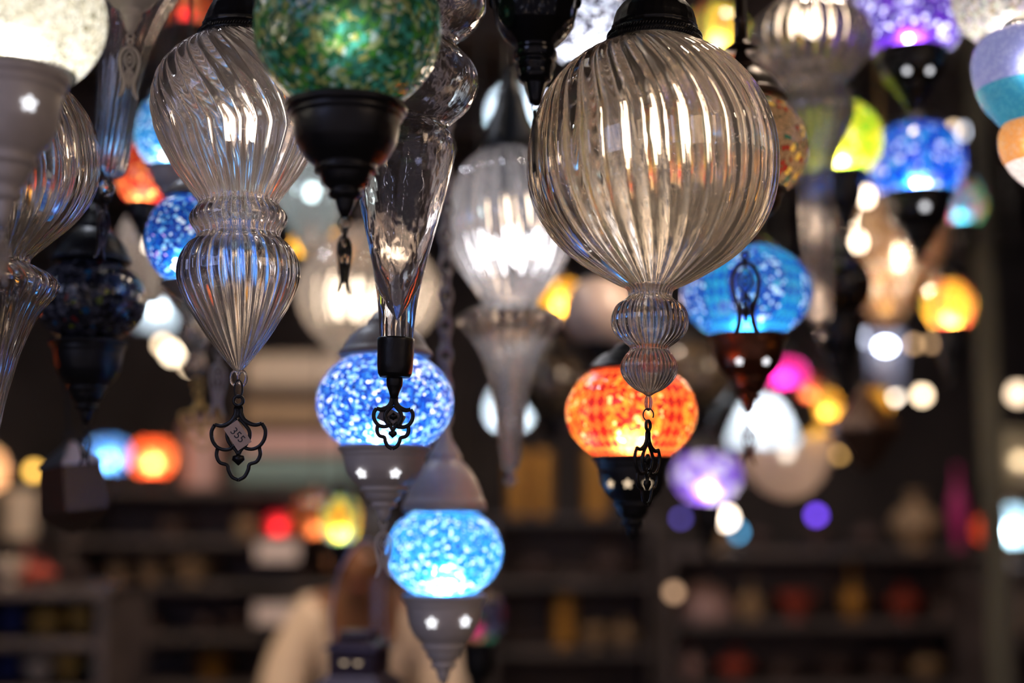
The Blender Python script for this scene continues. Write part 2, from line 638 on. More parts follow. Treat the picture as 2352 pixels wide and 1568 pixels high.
    def bulb(s, y0, y1, r, mat, dx=0, dy=0.0, socket=None, name='bulb', env=True):
        """candle bulb hanging from y0 down to y1"""
        u = s.u(y0)
        ox = dx * u
        b = bpy.data.objects.new(name, None); COL.objects.link(b); b.parent = s.root; b.location = (ox, dy, 0)
        b.empty_display_size = .01
        h = y1 - y0
        fil = lathe_geo([(q.x, max(q.y, .0003)) for q in resample(s.prof([(y0 + h * .12, r * .10), (y0 + h * .2, r * .34), (y0 + h * .45, r * .46), (y0 + h * .65, r * .34), (y0 + h * .8, r * .1)]), 14)], 16, closed=True)
        mesh_obj('filament', fil[0], fil[1], mat, b)
        if env:
            P = [(q.x, max(q.y, .0004)) for q in resample(s.prof([(y0, r * .42), (y0 + h * .12, r * .7), (y0 + h * .36, r), (y0 + h * .6, r * .82), (y0 + h * .8, r * .46), (y0 + h * .93, r * .16), (y1, r * .03)]), 26)]
            V, F, _ = lathe_geo(P, 24)
            I, G, _ = lathe_geo([(z_, max(.0002, q - .0007)) for z_, q in P], 24)
            V, F = join((V, F), (I, [tuple(reversed(f)) for f in G]))
            mesh_obj('bulb_glass', V, F, GL, b)
        if socket:
            y2, rs = socket
            g = lathe_geo(s.prof([(y2, rs * .9), (y2 + 4, rs), (y0 - 4, rs), (y0, rs * .92), (y0 + 2, rs * .5)]), 28, closed=True)
            mesh_obj('socket', g[0], g[1], BLACK, b)
        return b

    def inner(s, y, watts, col=(1, .86, .7), r=.012, dx=0):
        return light('bulb_or_fill_light', 'POINT', (dx * s.u(y), 0, s.z(y)), watts * .6, col, r, parent=s.root)

    def ring(s, y, r, t, mat, yaw=0.0, name='link', parent=None, ry=None, gap=0.0, dx=0):
        u = s.u(y)
        n = 26
        span = 2 * PI - gap
        pts = [(r * u * math.cos(-PI / 2 + gap / 2 + .6 * (gap > 0) + span * k / n), 0, (ry or r) * u * math.sin(-PI / 2 + gap / 2 + .6 * (gap > 0) + span * k / n)) for k in range(n if not gap else n + 1)]
        g = tube_geo(pts, t * u, 8, not gap)
        g = xf(g, Matrix.Translation((dx * u, 0, s.z(y))) @ Matrix.Rotation(yaw, 4, 'Z'))
        return mesh_obj(name, g[0], g[1], mat, parent or s.root)

    def ornament(s, y0, y1, kind, mat, yaw=0.0, th=.0024, dx=0, pitch=0.0, wd=.04):
        h = s.z(y0) - s.z(y1)
        if kind == 'leaf':
            g = leaf_ornament(h, th)
        else:
            a, b = flower_ornament(h, th, wd)
            g = join(a, b) if kind == 'flower2' else a
        M = Matrix.Translation((dx * s.u(y0), 0, s.z(y0))) @ Matrix.Rotation(yaw, 4, 'Z') @ Matrix.Rotation(pitch, 4, 'Y') @ Matrix.Scale(h, 4)
        g = xf(g, M)
        o = mesh_obj('pendant_ornament', g[0], g[1], mat, s.root)
        return o

    def globe(s, yc, R, b, y0, y1, mat, seg=64, n=40, name='glass_globe'):
        pts = []
        for k in range(n):
            y = y0 + (y1 - y0) * (.5 - .5 * math.cos(PI * k / (n - 1)))
            q = 1 - ((y - yc) / b) ** 2
            pts.append((y, R * math.sqrt(max(.0025, q))))
        return s.lathe(name, mat, pts, seg)


BASE = [(0, .99), (.03, 1.04), (.07, 1.03), (.085, .96), (.12, .97), (.14, .92), (.2, .91), (.34, .86), (.45, .74), (.52, .60), (.555, .50), (.57, .54), (.60, .54), (.62, .45), (.70, .40), (.74, .30), (.76, .26), (.78, .30), (.82, .29), (.84, .18), (.93, .14), (1, .06)]
CAP = [(0, .10), (.16, .17), (.26, .30), (.33, .38), (.36, .42), (.41, .42), (.44, .48), (.52, .64), (.64, .80), (.78, .92), (.85, .96), (.9, 1.03), (.97, 1.05), (1, .98)]


def base_pts(y0, y1, r, prof=BASE):
    return [(y0 + (y1 - y0) * t, r * k) for t, k in prof]


def mosaic_lamp(name, label, cx, yc, R, b, y0, y1, D, mat, metal=BLACK, cap=None, basey=None, br=None, watts=1.0, lcol=(1, .86, .7), ly=None,
                orn=None, orn_yaw=0.0, group='hanging mosaic lamps', chain=False, seg=56, rope=True, tilt=0.0, ornkind='leaf', glow_stars=None, glow_mat=None, nocord=False):
    """mosaic glass globe between a domed metal cap and a turned metal base. cap = (ytop, rim radius)"""
    bot = (orn[1] if orn else (basey or y1))
    l = Lamp(name, label, cx, yc, D, bot, group, tilt=tilt)
    l.globe(yc, R, b, y0, y1, mat, seg)
    rt = R * math.sqrt(max(.01, 1 - ((y0 - yc) / b) ** 2))
    rb = R * math.sqrt(max(.01, 1 - ((y1 - yc) / b) ** 2))
    ctop = y0
    if cap:
        l.metal('cap', metal, base_pts(cap[0], y0 + 2, cap[1] if len(cap) > 1 else rt * 1.05, CAP), 40, rope=[(y0 - 3, (cap[1] if len(cap) > 1 else rt) * 1.03, 7)] if rope else None)
        ctop = cap[0]
    if basey:
        q = br or rb * 1.05
        bo = l.metal('base', metal, base_pts(y1 - 2, basey, q), 40, rope=[(y1 + 3, q * 1.03, 7)] if rope else None)
        for (yy, ang, sz) in glow_stars or []:
            H = basey - y1
            t = (yy - y1) / H
            for (a, c), (a2, c2) in zip(BASE, BASE[1:]):
                if a <= t <= a2:
                    rr = q * (c + (c2 - c) * (t - a) / (a2 - a))
                    sl = math.atan2(q * (c - c2), (a2 - a) * H)
                    break
            rr = rr * l.u(yy)
            th = math.radians(ang)
            g = star_geo(sz * l.u(yy), .0016)
            M = Matrix.Translation((rr * math.sin(th), -rr * math.cos(th), l.z(yy))) @ Matrix.Rotation(th, 4, 'Z') @ Matrix.Rotation(sl, 4, 'X') @ Matrix.Translation((0, -.0012, 0))
            g = xf(g, M)
            tag(mesh_obj('glowing_star_patch', g[0], g[1], glow_mat or GLOWPATCH, bo), 'star-shaped opening painted as a glowing patch')  # patch glows on the closed base; no light passes through
    if not nocord:
        l.cord(ctop + 2, chain=chain, mat=metal if chain else None)
    if watts:
        l.inner(ly or (yc + (y1 - yc) * .55), watts, lcol)
    if orn:
        if basey:
            l.ring((basey + orn[0]) / 2 + 1, max(5, (orn[0] - basey) / 2 + 4), 1.6, metal)
        l.ornament(orn[0], orn[1], ornkind, metal, orn_yaw)
    return l


# ------------------------------------------------------------------ the shop
WALLM = pbr('smoky_plaster', (.070, .056, .052), .8, 0, noise=.45, nscale=2.2, bump=.5)
WOOD = pbr('dark_wood', (.055, .040, .036), .5, 0, noise=.5, nscale=9, bump=.3)
WOODL = pbr('honey_wood', (.50, .22, .055), .5, 0, noise=.3, nscale=9)
FLOORM = pbr('dark_floor_tile', (.06, .05, .045), .5, 0, noise=.3, nscale=4)


def struct(name, sx, sy, sz, c, mat, bevel=0.0):
    o = bbox_obj(name, sx, sy, sz, (0, 0, 0), mat, None, bevel)
    o.location = c
    o['kind'] = 'structure'
    return o


struct('floor', 6.2, 8.0, .1, (0, 2.8, -.05), FLOORM)
struct('ceiling', 6.2, 8.0, .1, (0, 2.8, CEIL + .05), WOOD)
struct('wall_back', 6.2, .1, CEIL, (0, 6.75, CEIL / 2), WALLM)
struct('wall_left', .1, 7.4, CEIL, (-3.05, 3.0, CEIL / 2), WALLM)
struct('wall_right', .1, 7.4, CEIL, (3.05, 3.0, CEIL / 2), WALLM)
for i, yy in enumerate((2.6, 3.5, 4.4, 5.3, 6.2)):
    struct('trim_%d' % (i + 1), 6.0, .14, .16, (0, yy, CEIL - .08), WOOD)


def fill_spot(x, y, watts, col, label, aim=(0, 0)):  # fill spotlight added to brighten goods and put streaks in the glass
    r = bpy.data.objects.new('added_fill_spot', None); COL.objects.link(r)
    r.location = (x, y, CEIL - .10)
    tag(r, label, 'spotlight', 'added fill spotlights')
    g = lathe_geo([(.10, .012), (.06, .012), (.058, .045), (-.03, .05), (-.034, .046), (.03, .04)], 24, closed=False)
    mesh_obj('housing', g[0], g[1], BLACK, r)
    g = lathe_geo([(-.022, .001), (-.024, .02), (-.018, .042)], 24)
    mesh_obj('lens', g[0], g[1], emit('spot_lens_%d%d%d' % tuple(int(c * 9) for c in col), col, 14), r)
    light('spot_beam', 'SPOT', (0, 0, -.05), watts, col, .04, (aim[0], aim[1], 0), r, 2.4)


# ------------------------------------------------------------------ 1. the big champagne globe in the middle
l = Lamp('hanging_lamp', 'large round clear ribbed glass lamp with two small glass bulges below, in the centre', 1498, 400, 1.25, 1162, 'clear ribbed glass lamps', tilt=1.6)
GL1 = [(100, 100), (112, 122), (135, 165), (175, 212), (230, 252), (300, 279), (370, 289), (440, 284), (500, 263), (550, 228), (590, 185), (625, 130), (650, 84), (662, 58), (672, 51), (682, 51), (690, 60), (703, 78), (725, 88), (750, 88), (772, 77), (788, 58), (797, 46), (806, 46), (815, 54), (835, 65), (855, 65), (875, 54), (893, 34), (903, 14), (908, 7)]
l.glassbody('glass_globe', GLA, GL1, 36, lambda t: .048 + .02 * max(0, t - .55), lambda t: .62 * max(0, 1 - t / .30) ** 1.5 - .35 * max(0, t - .3), n=210, seg=380, th=7)
for (dx, s) in ((-6, -1), (5, 1), (0, 0)):
    pass
hk = l.ring(924, 8, 2.6, GL, yaw=.5, name='glass_hook', ry=17)
l.ring(924, 8, 2.2, GL, yaw=1.9, name='glass_hook', ry=17)
l.ring(952, 12, 1.7, BLACK, name='link', ry=14, gap=.9)
l.ornament(962, 1162, 'flower2', BLACK, yaw=math.radians(58))
l.metal('cap', BLACK, [(-60, 26), (-30, 34), (-12, 40), (0, 56), (15, 78), (30, 89), (45, 94), (60, 97), (66, 100), (72, 97), (78, 103), (92, 109), (104, 110), (108, 100)], 84, ribs=28, depth=.018, rope=[(86, 107, 9), (99, 110, 8)])
l.cord(-58)
l.bulb(200, 395, 35, FIL, dx=-8, dy=-.004, socket=(106, 36))
l.bulb(196, 388, 33, FIL, dx=46, dy=.03, socket=(106, 34))  # added second bulb, standing in for the refracted image of the first
l.inner(300, 8, dx=20)

# ------------------------------------------------------------------ 2. twisted two-part lamp on the left
l = Lamp('hanging_lamp', 'twisted ribbed glass lamp with pinched waist, its trefoil pendant carrying a paper price tag', 548, 500, 1.27, 1105, 'clear ribbed glass lamps', tilt=-1.3)
GL2 = [(88, 88), (104, 118), (130, 152), (165, 180), (205, 195), (245, 199), (290, 192), (335, 176), (380, 152), (420, 124), (450, 101), (466, 92), (476, 96), (490, 108), (503, 112), (516, 108), (528, 99), (540, 95), (550, 100), (565, 118), (590, 133), (618, 140), (650, 138), (690, 122), (730, 99), (770, 74), (805, 48), (828, 30), (842, 18), (850, 10)]
l.glassbody('glass_globe', GL, GL2, 30, lambda t: .045 if t < .5 else .05, lambda t: 1.0 * max(0, 1 - t / .32) ** 1.2 - .25 * max(0, t - .4), n=200, seg=330, th=6)
for dx in (-9, 9):
    l.ring(868, 9, 3.4, GL, name='glass_hook', yaw=.25 * dx / 9, ry=16, dx=dx)
l.ring(893, 9, 2.4, BLACK, name='link', ry=20)
l.ornament(905, 1105, 'flower', BLACK, yaw=-.08, th=.003)
# price tag
tg = mesh_obj('price_tag', *xf(box_geo(.0145, .0006, .0235), Matrix.Translation((0, -.0035, l.z(1000))) @ Matrix.Rotation(math.radians(-33), 4, 'Y')), pbr('worn_paper', (.38, .27, .23), .8, noise=.12, nscale=90), l.root, smooth=False)
tag(tg, 'worn paper price tag')
fc = bpy.data.curves.new('price_digits', 'FONT')
fc.body = '355'
fc.size = .0098
fc.extrude = .0001
fc.align_x = 'CENTER'; fc.align_y = 'CENTER'
fc.materials.append(pbr('ink', (.015, .013, .02), .7))
ft = bpy.data.objects.new('digit_source', fc)
fm = bpy.data.meshes.new_from_object(ft)
bpy.data.objects.remove(ft)
fo = bpy.data.objects.new('price_digits', fm); COL.objects.link(fo); fo.parent = tg
fo.location = (.0, -.0040, l.z(1000))
fo.rotation_euler = (Matrix.Rotation(math.radians(48), 4, 'Y') @ Matrix.Rotation(PI / 2, 4, 'X')).to_euler()
l.metal('cap', BLACK, [(-60, 22), (-40, 30), (-20, 38), (-5, 52), (20, 66), (40, 75), (55, 80), (60, 84), (66, 80), (72, 86), (84, 93), (94, 95), (99, 86)], 72, ribs=24, depth=.02, rope=[(80, 91, 8), (92, 95, 7)])
l.cord(-58)
l.bulb(216, 350, 24, FIL, dx=-16, socket=(98, 37), dy=-.006)
l.bulb(216, 345, 24, FIL, dx=22, dy=.012)  # added for the doubled look of one bulb through the ribs
l.inner(290, 8)

# ------------------------------------------------------------------ 3. hammered clear glass cone with two bulges above
l = Lamp('hanging_lamp', 'clear hammered glass cone lamp below two glass bulges, ending in a black ferrule and trefoil', 920, 500, 1.27, 1030, 'clear plain glass lamps', tilt=1.5)
G3 = [(-90, 60), (-60, 130), (-20, 172), (20, 178), (60, 150), (85, 118), (98, 110), (112, 122), (150, 158), (190, 168), (235, 152), (270, 118), (288, 100), (298, 104), (315, 116), (345, 120), (385, 114), (440, 102), (500, 88), (560, 73), (620, 59), (680, 48), (730, 42), (790, 38)]
V, F, UV = lathe_geo(l.prof(G3, 120), 96)
IN = [(y, r - 7) for y, r in G3 if y < 560] + [(560, 64), (620, 46), (670, 28), (705, 15), (728, 5), (736, .5)]
V2, F2, _ = lathe_geo(l.prof(IN, 110), 96)
o = mesh_obj('glass_cone', *join((V, F), (V2, [tuple(reversed(f)) for f in F2])), GLWAVE, l.root)
l.metal('ferrule', BLACK, [(776, 41), (779, 43), (840, 41), (858, 39), (866, 34), (868, 18), (871, 19), (886, 18), (890, 16), (900, 12), (915, 8)], 48, label='black metal sleeve gripping the glass tip')
l.ornament(890, 1032, 'flower2', BLACK, yaw=.05, th=.003, wd=.062)
tg = mesh_obj('price_tag', *xf(box_geo(.023, .0006, .013), Matrix.Translation((-.002, .0025, l.z(958))) @ Matrix.Rotation(math.radians(25), 4, 'Y')), pbr('grey_paper', (.20, .17, .17), .8), l.root, smooth=False)
tag(tg, 'small grey paper price tag')
l.cord(-88)

# ------------------------------------------------------------------ 4. green mosaic
GREEN = mosaic('green_mosaic', [(.22, (.02, .10, .05)), (.14, (.06, .22, .05)), (.18, (.03, .16, .14)), (.12, (.25, .30, .12)), (.12, (.05, .30, .26)), (.1, (.30, .42, .22)), (.07, (.10, .45, .08)), (.05, (.35, .55, .6))], 185, (.03, .05, .03), .02, .5, seed=3, clump=.2, rough=.06)
l = mosaic_lamp('hanging_lamp', 'large green mosaic glass globe lamp with black metal base, close to the camera', 799, 68, 216, 192, -100, 243, 1.10, GREEN, BLACK, (-190, 110), 500, 134, watts=.32, ly=75, orn=(520, 674), orn_yaw=1.05)

# ------------------------------------------------------------------ 5. white mosaic, top left
IVORY = mosaic('ivory_mosaic', [(.6, (.95, .93, .83)), (.28, (.80, .76, .62)), (.06, (.5, .45, .3)), (.04, (.98, .97, .9))], 190, (.35, .32, .22), .05, .8, seed=9)
l = mosaic_lamp('hanging_lamp', 'ivory mosaic glass globe lamp with white metal base in the top left corner', 28, 40, 212, 180, -120, 168, 1.03, IVORY, WHITE, (-190, 100), 520, 128, watts=.9, ly=110, glow_stars=[(258, -10, 18), (262, 42, 19)], orn=(530, 650), orn_yaw=1.2, lcol=(1, .95, .85))

# ------------------------------------------------------------------ 6. ribbed clear lamp behind it
l = Lamp('hanging_lamp', 'clear ribbed glass lamp at the left edge with flared collar and long tapering glass tail', -28, 500, 1.24, 1115, 'clear ribbed glass lamps')
G6 = [(150, 60), (170, 110), (220, 185), (290, 230), (370, 243), (430, 235), (490, 200), (540, 150), (575, 112), (592, 98), (604, 100), (620, 135), (645, 165), (668, 160), (700, 135), (740, 112), (800, 88), (860, 72), (920, 58), (1000, 45), (1060, 38), (1100, 30), (1115, 12)]
l.glassbody('glass_globe', GLA, G6, 32, .045, lambda t: .9 * (1 - t) ** 1.5, n=150, seg=320, th=7)
l.metal('cap', BLACK, [(60, 30), (90, 40), (110, 70), (130, 90), (150, 95), (160, 80)], 40)
l.cord(62)
l.bulb(230, 380, 28, FIL, socket=(160, 34))
l.inner(300, 5)

# ------------------------------------------------------------------ 7. clear trumpet and white filigree pendant
l = Lamp('hanging_lamp', 'slim clear glass trumpet lamp with a bead and dark leaf pendant at upper left', 262, 300, 1.385, 590, 'clear ribbed glass lamps', tilt=4.5)
G7 = [(-120, 150), (-60, 128), (0, 100), (60, 76), (120, 58), (180, 48), (240, 44), (300, 42), (350, 41), (385, 39), (400, 30), (408, 14)]
l.glassbody('glass_trumpet', GLF, G7, 22, .05, .5, n=80, seg=200, th=6)
l.lathe('glass_bead', GL, [(408, 5), (414, 12), (424, 17), (436, 17), (446, 12), (452, 5)], 24, 14, closed=True)
l.ring(452, 10, 2, BLACK, name='link', yaw=.4, ry=12)
l.ornament(466, 596, 'leaf', BRONZE, yaw=1.3)
l.cord(-118)

l = Lamp('hanging_lamp', 'white painted metal lamp base with white filigree pendant, cut off by the top edge', 300, 60, 1.10, 225, 'hanging mosaic lamps')
l.globe(-150, 130, 120, -265, -52, mosaic('pearl_mosaic', [(.5, (.8, .78, .75)), (.4, (.6, .6, .62)), (.1, (.9, .9, .9))], 200, seed=4))
l.metal('base', WHITE, [(-56, 76), (-50, 80), (-40, 78), (-32, 70), (-10, 64), (4, 52), (14, 44), (22, 30), (34, 22), (38, 25), (44, 23), (50, 18), (66, 12), (78, 5)], 40)
l.metal('cap', WHITE, base_pts(-400, -262, 70, CAP), 40)
l.ring(84, 8, 2, WHITE)
l.ornament(88, 225, 'leaf', WHITE, yaw=.55)
l.cord(-398)
l.inner(-120, .3)

# ------------------------------------------------------------------ 8. blues, orange and copper of the middle distance
BLUE1 = mosaic('blue_bead_mosaic', [(.26, (.01, .06, .50)), (.24, (.02, .16, .72)), (.16, (.08, .38, .85)), (.16, (.30, .62, .95)), (.08, (.62, .80, 1.0)), (.05, (.8, .75, 1.0)), (.05, (.01, .02, .12))], 290, (.01, .04, .25), .05, .85, seed=1, clump=.10)
BLUE2 = mosaic('sky_blue_bead_mosaic', [(.24, (.01, .12, .60)), (.30, (.02, .28, .80)), (.2, (.08, .46, .88)), (.14, (.34, .66, .96)), (.06, (.7, .84, 1.0)), (.03, (.01, .05, .2))], 290, (.01, .10, .42), .04, .85, seed=5, clump=.10)
BLUE3 = mosaic('deep_blue_bead_mosaic', [(.25, (.005, .03, .35)), (.3, (.01, .09, .62)), (.2, (.02, .22, .80)), (.12, (.15, .45, .9)), (.08, (.5, .7, 1.0)), (.05, (.4, .3, .9))], 260, (.004, .02, .2), .06, .85, seed=2, clump=.06)
BLUED = mosaic('blue_diamond_mosaic', [(.25, (.005, .05, .45)), (.25, (.01, .12, .65)), (.15, (.05, .10, .45)), (.15, (.5, .75, .95)), (.1, (.01, .20, .75)), (.1, (.04, .50, .82))], 230, (.02, .04, .2), .05, .85, seed=6, pattern='diamond')
ORANGED = mosaic('orange_diamond_mosaic', [(.2, (.98, .20, .02)), (.25, (.98, .36, .04)), (.25, (.80, .03, .03)), (.10, (1, .75, .3)), (.1, (.55, .01, .015)), (.1, (.99, .17, .03))], 230, (.3, .03, .01), .05, .85, seed=8, pattern='diamond')

mosaic_lamp('hanging_lamp', 'blue bead mosaic lamp with white cap and star-pierced white base, behind the black ferrule pendant', 884, 925, 158, 125, 818, 1025, 1.475, BLUE1, WHITE, (690, 103), 1196, 102, watts=3.2, ly=990, glow_stars=[(1088, -31, 13), (1088, 22, 13)], orn=(1204, 1326), orn_yaw=.5, lcol=(.95, .95, 1))
l = mosaic_lamp('hanging_lamp', 'sky blue bead mosaic lamp with star-pierced white base, lowest of the lit blue lamps', 1020, 1268, 136, 110, 1172, 1366, 1.60, BLUE2, WHITE, (975, 93), 1570, 93, watts=4.2, ly=1325, glow_stars=[(1424, -16, 14), (1422, 38, 14)], chain=True, lcol=(.95, .97, 1))
mosaic_lamp('hanging_lamp', 'blue lozenge mosaic lamp with pierced copper base, right of the big clear globe', 1714, 672, 150, 115, 572, 770, 1.64, BLUED, COPPER, (515, 72), 950, 88, watts=2.6, ly=742, orn=(965, 1068), orn_yaw=.35, lcol=(.95, .97, 1), glow_stars=[(836, -24, 9), (836, 24, 9)])
mosaic_lamp('hanging_lamp', 'orange and red lozenge mosaic lamp with dark pierced base, below the big clear globe', 1450, 948, 151, 120, 850, 1048, 1.53, ORANGED, BLACK, (770, 96), 1240, 86, watts=3.4, ly=1005, glow_stars=[(1112, -44, 10), (1112, -12, 12), (1112, 22, 12)], glow_mat=LITWARM)
mosaic_lamp('hanging_lamp', 'deep blue bead mosaic globe lamp half hidden behind the twisted glass lamp', 424, 548, 90, 104, 449, 648, 1.47, BLUE3, WHITE, (395, 45), 690, 48, watts=1.0, ly=600)
mosaic_lamp('hanging_lamp', 'pale blue mosaic globe lamp above the red one, half behind the twisted glass lamp', 396, 305, 86, 96, 222, 384, 1.64, BLUE2, WHITE, (150, 50), 480, 50, watts=1.3, ly=350)
REDM = mosaic('red_mosaic', [(.4, (.75, .03, .03)), (.3, (.85, .14, .04)), (.2, (.95, .35, .1)), (.1, (.5, .01, .02))], 150, (.2, .02, .02), .04, .85, seed=12)
mosaic_lamp('hanging_lamp', 'red mosaic globe lamp with dark base beside the slim glass trumpet', 330, 402, 62, 75, 325, 468, 1.80, REDM, BLACK, (290, 30), 560, 38, watts=.8, ly=445)
COPM = mosaic('tan_crackle_with_coloured_dots', [(.72, (.30, .14, .055)), (.08, (.02, .10, .06)), (.07, (.45, .03, .02)), (.06, (.06, .05, .04)), (.07, (.75, .45, .08))], 210, (.22, .10, .04), .02, .25, seed=14)
FLOWER = mosaic('flower_mosaic_on_tan', [(.70, (.52, .30, .17)), (.08, (.02, .12, .08)), (.08, (.5, .04, .03)), (.06, (.08, .07, .05)), (.08, (.9, .55, .1))], 150, (.10, .10, .05), .05, .7, seed=13, single=True,
                pattern=[(0, (.02, .25, .22)), (.08, (.75, .78, .5)), (.19, (.9, .6, .05)), (.26, (.85, .14, .02)), (.32, (.30, .02, .03)), (.37, (.42, .20, .09))])
l = mosaic_lamp('hanging_lamp', 'tan crackle mosaic globe lamp on a bronze rod, half behind the big clear globe', 1706, 342, 150, 128, 232, 438, 1.46, FLOWER, BRONZE, (112, 98), 556, 92, watts=.9, ly=380, orn=(575, 770), orn_yaw=.3)
l.root.rotation_euler.z = -.75
l.metal('rod', BRONZE, [(-200, 14), (40, 14), (44, 18), (52, 14), (96, 17), (104, 26), (112, 40), (118, 22)], 20)

# dark and pale lamps of the near left
GREYM = mosaic('dark_grey_mosaic', [(.3, (.03, .03, .04)), (.3, (.08, .08, .11)), (.2, (.14, .14, .18)), (.14, (.22, .22, .27)), (.02, (.6, .05, .05)), (.02, (.5, .6, .05)), (.02, (.05, .3, .7))], 160, (.01, .01, .015), .05, .2, seed=20, clump=.1)
mosaic_lamp('hanging_lamp', 'unlit dark grey mosaic globe lamp with black base, left of the twisted glass lamp', 208, 690, 127, 100, 602, 784, 1.52, GREYM, BLACK, (470, 84), 975, 84, watts=0, orn=(985, 1070), orn_yaw=.2)

# near dark pendant at top centre
l = Lamp('hanging_lamp', 'glossy black lamp base with narrow leaf pendant overlapping the big clear globe from upper left', 1229, 100, 1.13, 400, 'hanging mosaic lamps')
l.globe(-160, 150, 150, -290, -30, GREYM)
l.metal('cap', BLACK, base_pts(-420, -286, 84, CAP), 40)
DKGL = pbr('polished_black_metal', (.012, .011, .012), .12, .7)
l.metal('base', DKGL, [(-34, 104), (-26, 112), (-16, 110), (-6, 103), (4, 106), (12, 99), (24, 97), (60, 90), (85, 74), (103, 54), (108, 48), (116, 46), (120, 50), (136, 50), (142, 40), (150, 47), (160, 43), (168, 38), (172, 41), (184, 38), (192, 26), (222, 18), (236, 15), (242, 7)], 56, rope=[(-14, 110, 8), (6, 105, 6)])
l.cord(-418)
l.ring(246, 9, 2, BLACK, name='link')
l.ornament(252, 402, 'leaf', BLACK, yaw=1.38)

# silver bead mosaic behind it
SILV = mosaic('silver_bead_mosaic', [(.35, (.95, .95, 1)), (.15, (.55, .55, .65)), (.3, (.10, .09, .11)), (.2, (.75, .78, .9))], 210, (.08, .07, .08), .09, .8, seed=22)
mosaic_lamp('hanging_lamp', 'silver bead mosaic globe lamp behind the cap of the big clear globe', 1352, 60, 100, 104, -38, 150, 1.62, SILV, BLACK, (-110, 50), 290, 60, watts=1.1, ly=110, lcol=(.85, .9, 1))

# ------------------------------------------------------------------ 9. ribbed lamp behind, between
l = Lamp('hanging_lamp', 'blurred ribbed glass lamp with saucer collar and long glass tail, left of the big globe', 1172, 560, 1.72, 1120, 'clear ribbed glass lamps')
G9 = [(345, 58), (360, 84), (400, 118), (450, 138), (510, 148), (560, 144), (610, 122), (655, 90), (690, 66), (702, 64), (714, 96), (730, 120), (748, 118), (780, 92), (810, 70), (860, 52), (920, 40), (980, 31), (1040, 24), (1070, 20), (1085, 9), (1100, 15), (1118, 8)]
l.glassbody('glass_globe', GLF, G9, 26, .06, lambda t: .5 * (1 - t), n=120, seg=240, th=6)
l.metal('cap', BLACK, [(160, 14), (196, 16), (204, 22), (220, 30), (245, 36), (275, 46), (305, 56), (335, 66), (348, 68), (354, 60)], 40)
l.cord(162)
l.bulb(440, 545, 20, FIL, socket=(350, 24))
for dx, dy in ((-80, 0), (-40, .03), (0, -.03), (44, .02), (84, -.01)):  # glowing bulbs added to make the bright reflected zone in the glass
    l.bulb(510, 650, 24, FILC, dx=dx, dy=dy, env=False)
l.inner(560, 8, (.85, .9, 1))

# long clear pendant, right
l = Lamp('hanging_lamp', 'blurred clear glass lamp with flattened top and long tube, right of the big globe', 1868, 300, 1.72, 790, 'clear ribbed glass lamps', tilt=-.4)
G10 = [(-10, 50), (0, 62), (20, 92), (55, 130), (92, 145), (120, 140), (150, 118), (178, 90), (192, 76), (204, 74), (216, 78), (240, 92), (262, 94), (290, 84), (330, 64), (370, 48), (410, 42), (480, 39), (560, 37), (640, 36), (700, 33), (735, 30), (748, 14), (758, 8)]
l.glassbody('glass_globe', GLF, G10, 26, .055, .3, n=120, seg=240, th=6)
l.lathe('glass_bead', GL, [(756, 6), (762, 13), (772, 16), (780, 12), (792, 5)], 20, 12, closed=True)
l.metal('cap', WHITE, [(-100, 10), (-60, 20), (-40, 40), (-16, 56), (-4, 56)], 40)
l.cord(-96)
l.bulb(8, 92, 22, FIL, dx=-8)
l.bulb(8, 80, 18, FIL, dx=-42, dy=.01)
l.bulb(8, 80, 18, FIL, dx=34, dy=.01)
l.inner(60, 5)

# peach lit ribbed lamp behind the blue one
l = Lamp('hanging_lamp', 'peach lit ribbed glass lamp behind the white cap of the blue bead lamp', 846, 660, 2.28, 870, 'clear ribbed glass lamps')
l.glassbody('glass_globe', GLFAR, [(520, 46), (540, 80), (580, 124), (640, 160), (690, 164), (740, 146), (780, 112), (820, 70), (850, 44), (868, 14)], 24, .06, .5, n=60, seg=200, th=5)
l.metal('cap', BRONZE, [(440, 14), (470, 26), (500, 44), (516, 52), (524, 46)], 32)
l.cord(442)
for dx, dy in ((-96, .0), (-48, -.02), (0, 0.02), (60, 0), (105, .01)):
    l.bulb(620, 765, 22, FIL, dx=dx, dy=dy, env=False)
l.inner(690, 6)

# ------------------------------------------------------------------ 10. right hand group
PURP = mosaic('purple_mosaic', [(.3, (.16, .03, .60)), (.25, (.30, .06, .80)), (.2, (.08, .05, .35)), (.15, (.65, .60, .95)), (.1, (.85, .85, 1))], 150, (.04, .02, .2), .05, .85, seed=31, clump=.1)
mosaic_lamp('hanging_lamp', 'purple mosaic globe lamp with dark pierced base at the top right', 2088, 32, 128, 120, -60, 122, 1.85, PURP, BLACK, (-140, 70), 262, 82, watts=2.4, ly=85, glow_stars=[(180, -24, 8), (180, 22, 8)], lcol=(.9, .9, 1))
ROYAL = mosaic('royal_blue_mosaic', [(.3, (.005, .05, .55)), (.3, (.01, .12, .8)), (.2, (.03, .35, .85)), (.12, (.2, .2, .85)), (.08, (.6, .7, 1))], 130, (.01, .03, .3), .04, .85, seed=33)
mosaic_lamp('hanging_lamp', 'royal blue mosaic globe lamp with dark base, under the purple lamp at the right', 2105, 375, 112, 98, 292, 446, 2.06, ROYAL, BLACK, (232, 66), 600, 78, watts=2.6, ly=418, glow_stars=[(489, -4, 10)], lcol=(.95, .97, 1))
LIME = mosaic('lime_yellow_mosaic', [(.3, (.55, .70, .02)), (.3, (.80, .75, .03)), (.2, (.25, .65, .03)), (.2, (.95, .85, .2))], 120, (.2, .3, .02), .03, .85, seed=35)
